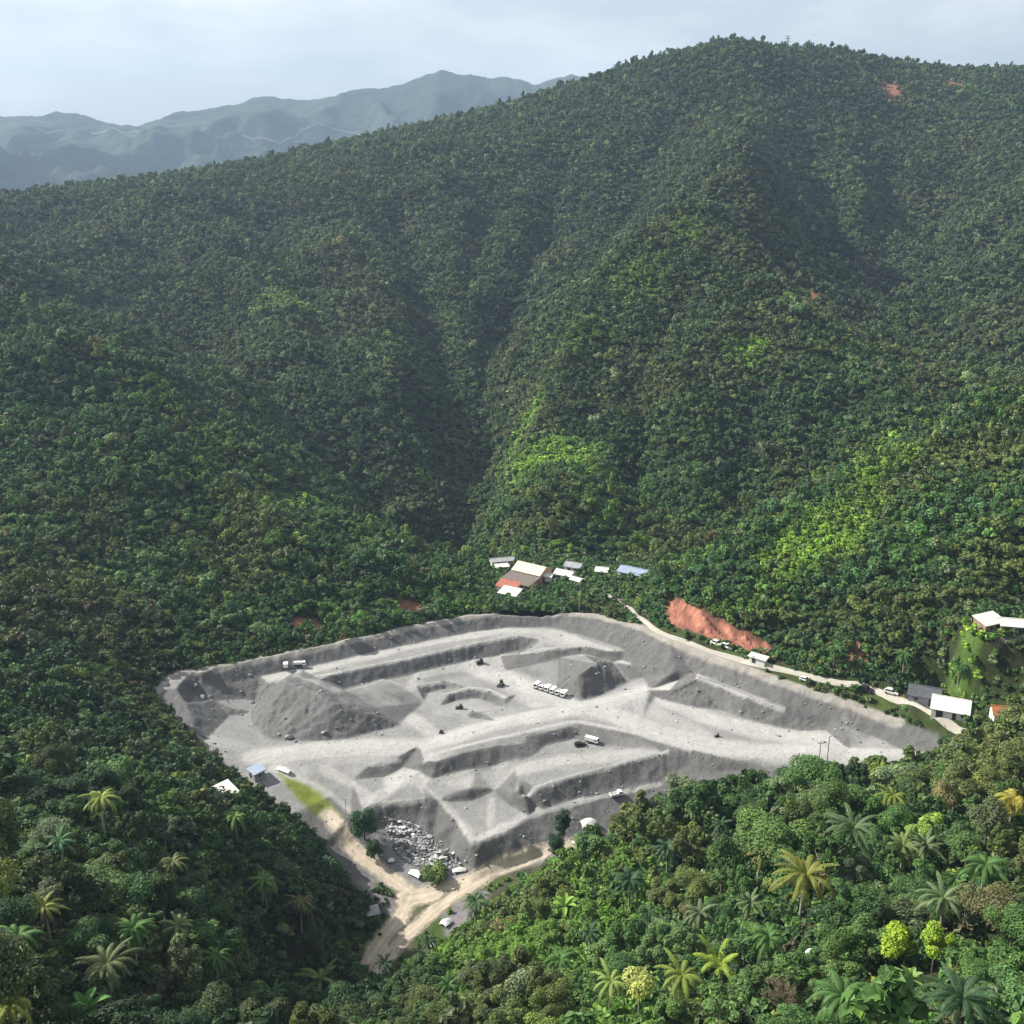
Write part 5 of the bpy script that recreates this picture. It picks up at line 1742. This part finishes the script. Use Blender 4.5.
house('house', 1014, 632, 8.2, 5.2, 2.8, R(-12), R_WHITE, W_BRICK, 'white gable roofed house at the right end of the hilltop terrace', 'house', rise=.22, doors=((-.3, 1.2, 2.1), (.2, 2.4, 2.0)), windows=(-.05,))
house('house', 226, 803, 8.0, 4.6, 2.6, R(-52), R_WHITE, W_WHITE, 'white roofed house buried in the jungle left of the quarry', 'house', rise=.12, mono=True)
house('shed', 257, 777, 3.6, 3.0, 2.2, R(-50), R_BLUE, W_GREY, 'small blue grey roofed shed at the left quarry edge', 'shed', rise=.12, mono=True, windows=())
house('hut', 373, 918, 2.4, 2.2, 1.9, R(20), R_GREY, W_GREY, 'tiny grey hut under trees beside the dirt road', 'hut', rise=.15, mono=True, windows=(), ends=False)
house('hut', 770, 507, 3.2, 2.6, 2.0, R(10), R_WHITE, W_WHITE, 'tiny white hut alone on the right hill', 'hut', rise=.2, windows=(), dz=1.2)
house('shed', 758, 662, 5.2, 1.9, 1.7, R(-38), R_WHITE, W_WHITE, 'long low white shed beside the access road below the red bank', 'shed', rise=.15, mono=True, windows=(), ends=False)

# terrace edge of the hilltop houses, a low wall
tw = wl([(969,625),(984,630),(1000,634),(1016,637),(1034,640)])
s = Shape()
for (ax, ay), (bx, by) in zip(tw[:-1], tw[1:]):
    za, zb = h1(ax, ay) + .7, h1(bx, by) + .7
    dx, dy = bx - ax, by - ay; k = .2 / math.hypot(dx, dy); nx_, ny_ = -dy * k, dx * k
    s.hexa([(ax - nx_, ay - ny_, za - 2.6), (bx - nx_, by - ny_, zb - 2.6), (bx + nx_, by + ny_, zb - 2.6), (ax + nx_, ay + ny_, za - 2.6), (ax - nx_, ay - ny_, za), (bx - nx_, by - ny_, zb), (bx + nx_, by + ny_, zb), (ax + nx_, ay + ny_, za)])
tag(s.build('terrace_wall', M_CONC), 'pale low wall along the edge of the hilltop terrace', 'terrace wall')


# ------------------------------------------------------------------ vehicles
def wheels(e, xs, hw, r, wmat=None):
    for x in xs:
        for sg in (-1, 1):
            w = Shape().tube((x, sg * (hw - .26), r), (x, sg * hw, r), r, seg=14).build('wheel', V_TYRE, e)
            Shape().tube((x, sg * (hw + .005), r), (x, sg * (hw + .02), r), r * .55, seg=12).build('rim', V_RIM, w)


def truck(label, x, y, rz, paint=V_WHITE, L=4.6, W=1.9, group=None, name='parked_truck', cat='truck', box=1.9, tank=False):
    z = h1(x, y)
    e = empty(name, x, y, z, rz, (.85,) * 3); tag(e, label, cat, group)
    hl = L / 2
    Shape().box((0, 0, .62), (L - .1, W * .62, .22)).build('chassis', V_DARK, e)
    cl = 1.45
    c = Shape().prism([(hl - cl, .72), (hl, .72), (hl, 1.25), (hl - .28, 2.0), (hl - cl, 2.02)], -W / 2, W / 2).build('cab', paint, e)
    Shape().slab((hl - .02, -W * .42, 1.3), (hl - .02, W * .42, 1.3), (hl - .25, W * .42, 1.95), (hl - .25, -W * .42, 1.95), -.03).build('windscreen', V_GLASS, c)
    for sg in (-1, 1):
        Shape().box((hl - .8, sg * (W / 2 + .005), 1.6), (.85, .03, .5)).build('side_window', V_GLASS, c)
        Shape().box((hl + .01, sg * W * .36, .92), (.06, .3, .18)).build('headlight', M_FRAME, e)
    bl = L - cl - .12
    bx = -hl + bl / 2
    if tank:
        Shape().tube((bx - bl / 2, 0, 1.55), (bx + bl / 2, 0, 1.55), W * .46, seg=18).build('tank', paint, e)
    else:
        s = Shape().box((bx, 0, .82), (bl, W, .12))
        for sg in (-1, 1):
            s.box((bx, sg * (W / 2 - .05), .9 + (box - .9) / 2), (bl, .08, box - .9))
        s.box((bx - bl / 2 + .045, 0, .9 + (box - .9) / 2), (.08, W - .2, box - .9)).box((bx + bl / 2 - .045, 0, .9 + (box - .9) / 2), (.08, W - .2, box - .9))
        s.build('cargo_bed', paint, e)
        if box > 1.6:
            Shape().box((bx, 0, box + .04), (bl + .02, W + .02, .07)).build('cargo_cover', M_TARP if paint is V_WHITE else paint, e)
    wheels(e, (-hl + .75, -hl + 1.6, hl - .75) if L > 5.5 else (-hl + .85, hl - .8), W / 2, .42)
    return e


def car(label, px, py, rz, paint=V_WHITE, name='parked_car', cat='car', group=None, s_=1.0):
    x, y, z = hit(px, py)
    e = empty(name, x, y, z + .02, rz, (s_,) * 3); tag(e, label, cat, group)
    Shape().prism([(-2.1, .35), (2.1, .35), (2.1, .72), (1.1, .9), (-2.0, .95), (-2.1, .7)], -.86, .86).build('body', paint, e)
    c = Shape().prism([(-1.75, .95), (.95, .9), (.35, 1.45), (-1.35, 1.48)], -.76, .76).build('cabin', V_GLASS, e)
    Shape().box((-.5, 0, 1.49), (1.7, 1.5, .06)).build('roof', paint, c)
    wheels(e, (-1.3, 1.3), .87, .33)
    return e


def dozer(label, px, py, rz, s_=1.0, k_=.72, group='dark machines at work on the quarry floor'):
    x, y, z = hit(px, py)
    e = empty('bulldozer', x, y, z, rz, (s_ * k_,) * 3); tag(e, label, 'bulldozer', group)
    Shape().box((-.1, 0, 1.05), (2.9, 1.3, .8), bevel=.08).build('body', V_YEL, e)
    c = Shape().box((-.55, 0, 1.95), (1.2, 1.2, 1.0), bevel=.06).build('cab', V_GLASS, e)
    Shape().box((-.55, 0, 2.5), (1.4, 1.35, .1)).build('roof', V_YEL, c)
    for sg in (-1, 1):
        Shape().prism([(-1.6, .35), (-1.3, .02), (1.2, .02), (1.5, .35), (1.25, .72), (-1.35, .72)], sg * .95 - .24, sg * .95 + .24).build('track', V_TYRE, e)
        Shape().box((1.35, sg * .72, .5), (1.2, .14, .16)).build('push_arm', V_YEL, e)
    Shape().prism([(1.95, .05), (2.15, .05), (2.02, .5), (2.12, 1.05), (1.95, 1.05), (1.86, .5)], -1.35, 1.35).build('blade', M_STEEL, e)
    return e


a, b = hit(537, 687.5), hit(564, 696.5)
names6 = ['first white truck at the left end of the parked row', 'second white truck from the left in the parked row', 'third white truck from the left in the parked row', 'third white truck from the right in the parked row',
          'second white truck from the right in the parked row', 'last white truck at the right end of the parked row']
for i in range(6):
    t = i / 5
    truck(names6[i], a[0] + (b[0] - a[0]) * t, a[1] + (b[1] - a[1]) * t, R(-118), L=3.6, W=1.6, box=(1.95, 1.5, 2.0, 1.95, 1.5, 2.0)[i], group='white trucks parked in a row')
q = hit(286, 668.5); truck('short white truck standing under the back rim wall', q[0], q[1], R(100), L=3.2, W=1.7, box=2.2)
q = hit(300, 666.5); truck('long white tank truck parked under the back rim wall', q[0], q[1], R(8), L=4.6, W=1.6, tank=True, name='tank_truck')
q = hit(592, 743); truck('long white truck in the upper front pit', q[0], q[1], R(-28), L=4.9, W=1.7, box=2.0, name='cargo_truck')
q = hit(616, 797); truck('white truck on the front haul road above the shrubs', q[0], q[1], R(20), L=4.2, W=1.7, box=1.5, name='cargo_truck')
car('small dark car beside the long white truck', 580, 746, R(10), V_DARK, s_=.8)
dozer('dark bulldozer at the foot of the long cut below the back haul road', 480, 663.5, R(200), .95)
dozer('dark bulldozer left of the row of white trucks', 501, 686, R(250), 1.0)
dozer('dark bulldozer in the middle hollow', 460, 709, R(170), .85)
dozer('small dark bulldozer on the main haul road', 441, 733, R(80), .6)
dozer('dark bulldozer low on the right haul road', 717, 737, R(190), .55)
CG = 'cars along the access road'
car('white van stopped left of another below the red bank', 717, 645, R(-42), name='parked_van', cat='van', group=CG)
car('white van stopped right of another below the red bank', 727, 648, R(-42), name='parked_van', cat='van', group=CG)
car('white car on the access road left of the dark roofed house', 891, 694, R(-35), group=CG)
car('dark car on the access road', 866, 691, R(-35), V_DARK, group=CG)
car('white car parked beside the bend at the top of the access road', 805, 681, R(-35), group=CG, s_=.8)


# ------------------------------------------------------------------ tents, sheets, posts, mast
def tent(label, px, py, l, w, h, rz, name='tent', cat='tent'):
    x, y, z = hit(px, py)
    e = empty(name, x, y, z, rz); tag(e, label, cat)
    n1, n2 = 10, 6
    V_, F_ = [], []
    for k, off in enumerate((0, -.06)):
        for i in range(n1 + 1):
            for j in range(n2 + 1):
                u, v = i / n1 * 2 - 1, j / n2 * 2 - 1
                zz = h * (1 - .45 * abs(v) ** 1.5 - .25 * u * u) + .12 * math.sin(3.1 * u + 2 * v) + off
                V_.append((u * l / 2, v * w / 2, zz))
    m1 = (n1 + 1) * (n2 + 1)
    for i in range(n1):
        for j in range(n2):
            q_ = [i * (n2 + 1) + j, (i + 1) * (n2 + 1) + j, (i + 1) * (n2 + 1) + j + 1, i * (n2 + 1) + j + 1]
            F_.append(q_); F_.append([m1 + t_ for t_ in q_[::-1]])
    bmm = bpy.data.meshes.new('canvas'); bmm.from_pydata(V_, [], F_); bmm.materials.append(M_TARP)
    o = bpy.data.objects.new('canvas', bmm); COL.objects.link(o); o.parent = e
    for su in (-1, 1):
        for sv in (-1, 1):
            Shape().tube((su * l * .47, sv * w * .46, -.6), (su * l * .47, sv * w * .46, h * .42), .05, seg=6).build('post', M_STEEL, e)
    return e


tent('white canvas tent below the front haul road', 588, 827, 4.2, 3.2, 2.4, R(15))
tent('small white canvas shelter lower beside the dark trees', 577, 845, 2.6, 2.0, 1.7, R(40))
tent('white canvas shelter low at the road corner beside the bright bush', 416, 876, 3.4, 2.2, 1.5, R(-35))
tent('small white shelter left of the rubble beside the road', 391, 862, 1.6, 1.3, 1.1, R(20))
tent('white canvas cover on the grey yard right of the fork', 446, 924, 2.6, 2.2, 1.2, R(50))
tent('white sheet shelter at the left quarry edge', 284, 772, 4.6, 1.6, 1.3, R(-30))
tent('white canvas cover at the right foot of the rubble', 459, 872, 3.6, 1.5, 1.0, R(12))
tent('small pale shelter half hidden in brush near the bottom edge', 808, 965, 2.4, 1.8, 2.4, R(20))
tent('pale shelter at the bottom end of the dirt road', 432, 947, 1.5, 1.3, 1.2, R(20))


def pole(label, px, py, h, r, mat, arm=None, group=None, name='utility_pole', cat='pole'):
    x, y, z = hit(px, py)
    e = empty(name, x, y, z); tag(e, label, cat, group)
    Shape().tube((0, 0, -.8), (0, 0, h), r, r * .7, 8).build('post', mat, e)
    if arm == 'hook':
        s = Shape().tube((0, 0, h - .1), (1.1, 0, h + .25), r * .6, seg=6).tube((1.1, 0, h + .25), (2.0, 0, h - .3), r * .6, seg=6)
        s.build('arm', mat, e)
    else:
        Shape().box((0, 0, h - .5), (1.7, .12, .12)).build('crossarm', mat, e)
        for u in (-.7, 0, .7):
            Shape().tube((u, 0, h - .44), (u, 0, h - .2), .05, seg=6).build('insulator', M_STEEL, e)
    return e


pole('bare dark steel pole at the front right of the quarry', 818, 772, 9.5, .14, M_STEEL)
pole('dark steel pole with a hooked arm at the front right of the quarry', 826, 772, 11.0, .15, M_STEEL, 'hook')
VG = 'pale posts between the village and the rim'
for px, py, lab in [(579,612,'pale post in front of the trees right of the village'),(489.5,606,'pale post at the left end of the village'),(532,607,'pale post below the brown roofed shed'),(603,607,'pale post left of the top of the access road')]:
    pole(lab, px, py, 8, .13, M_POST, group=VG)
pole('thin short pole on the lime green bank', 346, 815, 5, .1, M_POST)

x, y, z = at_y(787, 50, 1275)
z = h1(x, y) + 2
e = empty('pylon', x, y, z); tag(e, 'thin lattice pylon standing on the mountain skyline', 'pylon')
s = Shape()
for su in (-1, 1):
    for sv in (-1, 1):
        s.tube((su * 1.7, sv * 1.7, -3), (su * .5, sv * .5, 19), .22, .16, 6)
for k in range(6):
    z0, z1_ = k * 3.2, (k + 1) * 3.2
    r0, r1 = 1.7 - z0 * .055, 1.7 - z1_ * .055
    for (a1, b1), (a2, b2) in [((-1, -1), (1, -1)), ((1, -1), (1, 1)), ((1, 1), (-1, 1)), ((-1, 1), (-1, -1))]:
        s.tube((a1 * r0, b1 * r0, z0), (a2 * r1, b2 * r1, z1_), .1, seg=5)
s.build('lattice_tower', M_STEEL, e)
for zz in (13.5, 16.5, 19):
    Shape().box((0, 0, zz), (7.5 - (zz - 13) * .3, .35, .35)).build('crossarm', M_STEEL, e)


# ------------------------------------------------------------------ boulders and the heap of broken stone
def rock_arr(rng, r, flat=1.0):
    b = bmesh.new()
    bmesh.ops.create_icosphere(b, subdivisions=2, radius=1)
    ax = unit(rng.normal(0, 1, (7, 3)))
    V_ = np.array([v.co for v in b.verts])
    for a_ in ax:
        d = V_ @ a_
        V_ -= np.clip(d - rng.uniform(.45, .8), 0, None)[:, None] * a_ * .9
    V_ = V_ * np.array([rng.uniform(.8, 1.25), rng.uniform(.7, 1.1), rng.uniform(.55, .85) * flat]) * r
    F_ = np.array([[v.index for v in f.verts] for f in b.faces])
    b.free()
    return V_, F_


for i, (px, py, r, lab) in enumerate([(289,739,1.5,'biggest grey boulder at the foot of the left gravel heap'),(324,733,.9,'pale boulder low on the front of the left gravel heap'),(279,735,.7,'small boulder left of the biggest boulder'),
                                      (203,698,1.1,'grey boulder in the far left corner of the quarry'),(195,687,.9,'pale boulder at the foot of the left rim wall'),(252,703,1.0,'boulder in the dark notch left of the heap'),(296,742,.6,'small boulder right of the biggest boulder'),
                                      (778,736,.7,'lone dark boulder on the right quarry floor')]):
    V_, F_ = rock_arr(np.random.default_rng(600 + i), r)
    q = hit(px, py)
    o = mesh_np('boulder', V_, F_, M_BOULDER, smooth=False)
    o.location = (q[0], q[1], q[2] + r * .3); o.rotation_euler = (0, 0, i * 1.7)
    tag(o, lab, 'boulder', 'boulders on the quarry floor')

rng = np.random.default_rng(700)
zonep = wl([(384,824,-10.2),(418,826,-10.2),(434,842,-12),(458,862,-14.6),(466,872,-15.3),(440,872,-15.2),(405,862,-14),(392,846,-12)])
bands = [wl([(384,827),(402,829),(415,832),(404,836),(388,833)]), wl([(432,857),(443,852),(452,848),(456,853),(440,862),(430,862)])]
xs, ys = np.array([p[0] for p in zonep]), np.array([p[1] for p in zonep])
items, lv = [], []
n_ = 0
while n_ < 2800:
    x, y = rng.uniform(xs.min(), xs.max()), rng.uniform(ys.min(), ys.max())
    if not in_poly(np.array([x]), np.array([y]), zonep)[0]:
        continue
    inb = any(in_poly(np.array([x]), np.array([y]), b_)[0] for b_ in bands)
    dens = .35 + .6 * float(fbm(np.array([x]), np.array([y]), 5, 2, 701)[0] + .5)
    if rng.random() > (1.0 if inb else dens * .75):
        continue
    r = (rng.gamma(1.5, .11) + .09) * (1.3 if inb else 1)
    slabby = rng.random() < .7
    V_, F_ = rock_arr(rng, min(r, 1.1), .25 if slabby else .8)
    a_, t_ = rng.uniform(0, 6.28), rng.normal(0, .35)
    V_ = V_ @ np.array([[math.cos(a_), -math.sin(a_), 0], [math.sin(a_), math.cos(a_), 0], [0, 0, 1]]).T @ np.array([[1, 0, 0], [0, math.cos(t_), -math.sin(t_)], [0, math.sin(t_), math.cos(t_)]]).T
    V_ = V_ + np.array([x, y, h1(x, y) + r * .22 + (rng.random() * .5 if inb else 0)])
    wv = rng.random()
    col = (.72, .72, .70) if wv < (.42 if inb else .07) else ((.34, .34, .35) if wv < .75 else (.10, .10, .105))
    items.append((V_, F_, np.full(len(F_), .5))); lv.append(np.repeat([col], len(V_), 0))
    n_ += 1
V_, F_, L_ = joinarr(items)
M_RUB = painted_mat('broken stone', .85, 2.0, .25, .06, 3)
ro = mesh_np('rubble', V_, F_, M_RUB, smooth=False, vcol=np.concatenate(lv))
tag(ro, 'heap of broken white and grey stone slabs below the dark quarry wall', 'rubble', kind='stuff')

# scattered stones over the quarry floor and under the walls
items, lv = [], []
k = 0
cx_ = rng.uniform(QX0, QX1, 16000); cy_ = rng.uniform(225, 345, 16000)
sdv = sdq(cx_, cy_); slv = grid_sample(np.hypot(*np.gradient(blur(GH, 1.5), QS)), cx_, cy_)
near_toe = grid_sample(blur((np.hypot(*np.gradient(GH, QS)) > .45).astype(float), 6), cx_, cy_)
for x, y, d, s_, nt_ in zip(cx_, cy_, sdv, slv, near_toe):
    if d > -2 or rng.random() > .03 + .32 * nt_:
        continue
    r = rng.gamma(1.6, .11) + .08
    V_, F_ = rock_arr(rng, min(r, .5), .9)
    V_ = V_ + np.array([x, y, h1(x, y) + r * .2])
    g = rng.uniform(.18, .42)
    items.append((V_, F_, np.full(len(F_), .5))); lv.append(np.full((len(V_), 3), g))
    k += 1
    if k > 800:
        break
V_, F_, L_ = joinarr(items)
tag(mesh_np('gravel', V_, F_, M_RUB, smooth=False, vcol=np.concatenate(lv)), 'loose grey stones strewn over the quarry floor', 'gravel', kind='stuff')
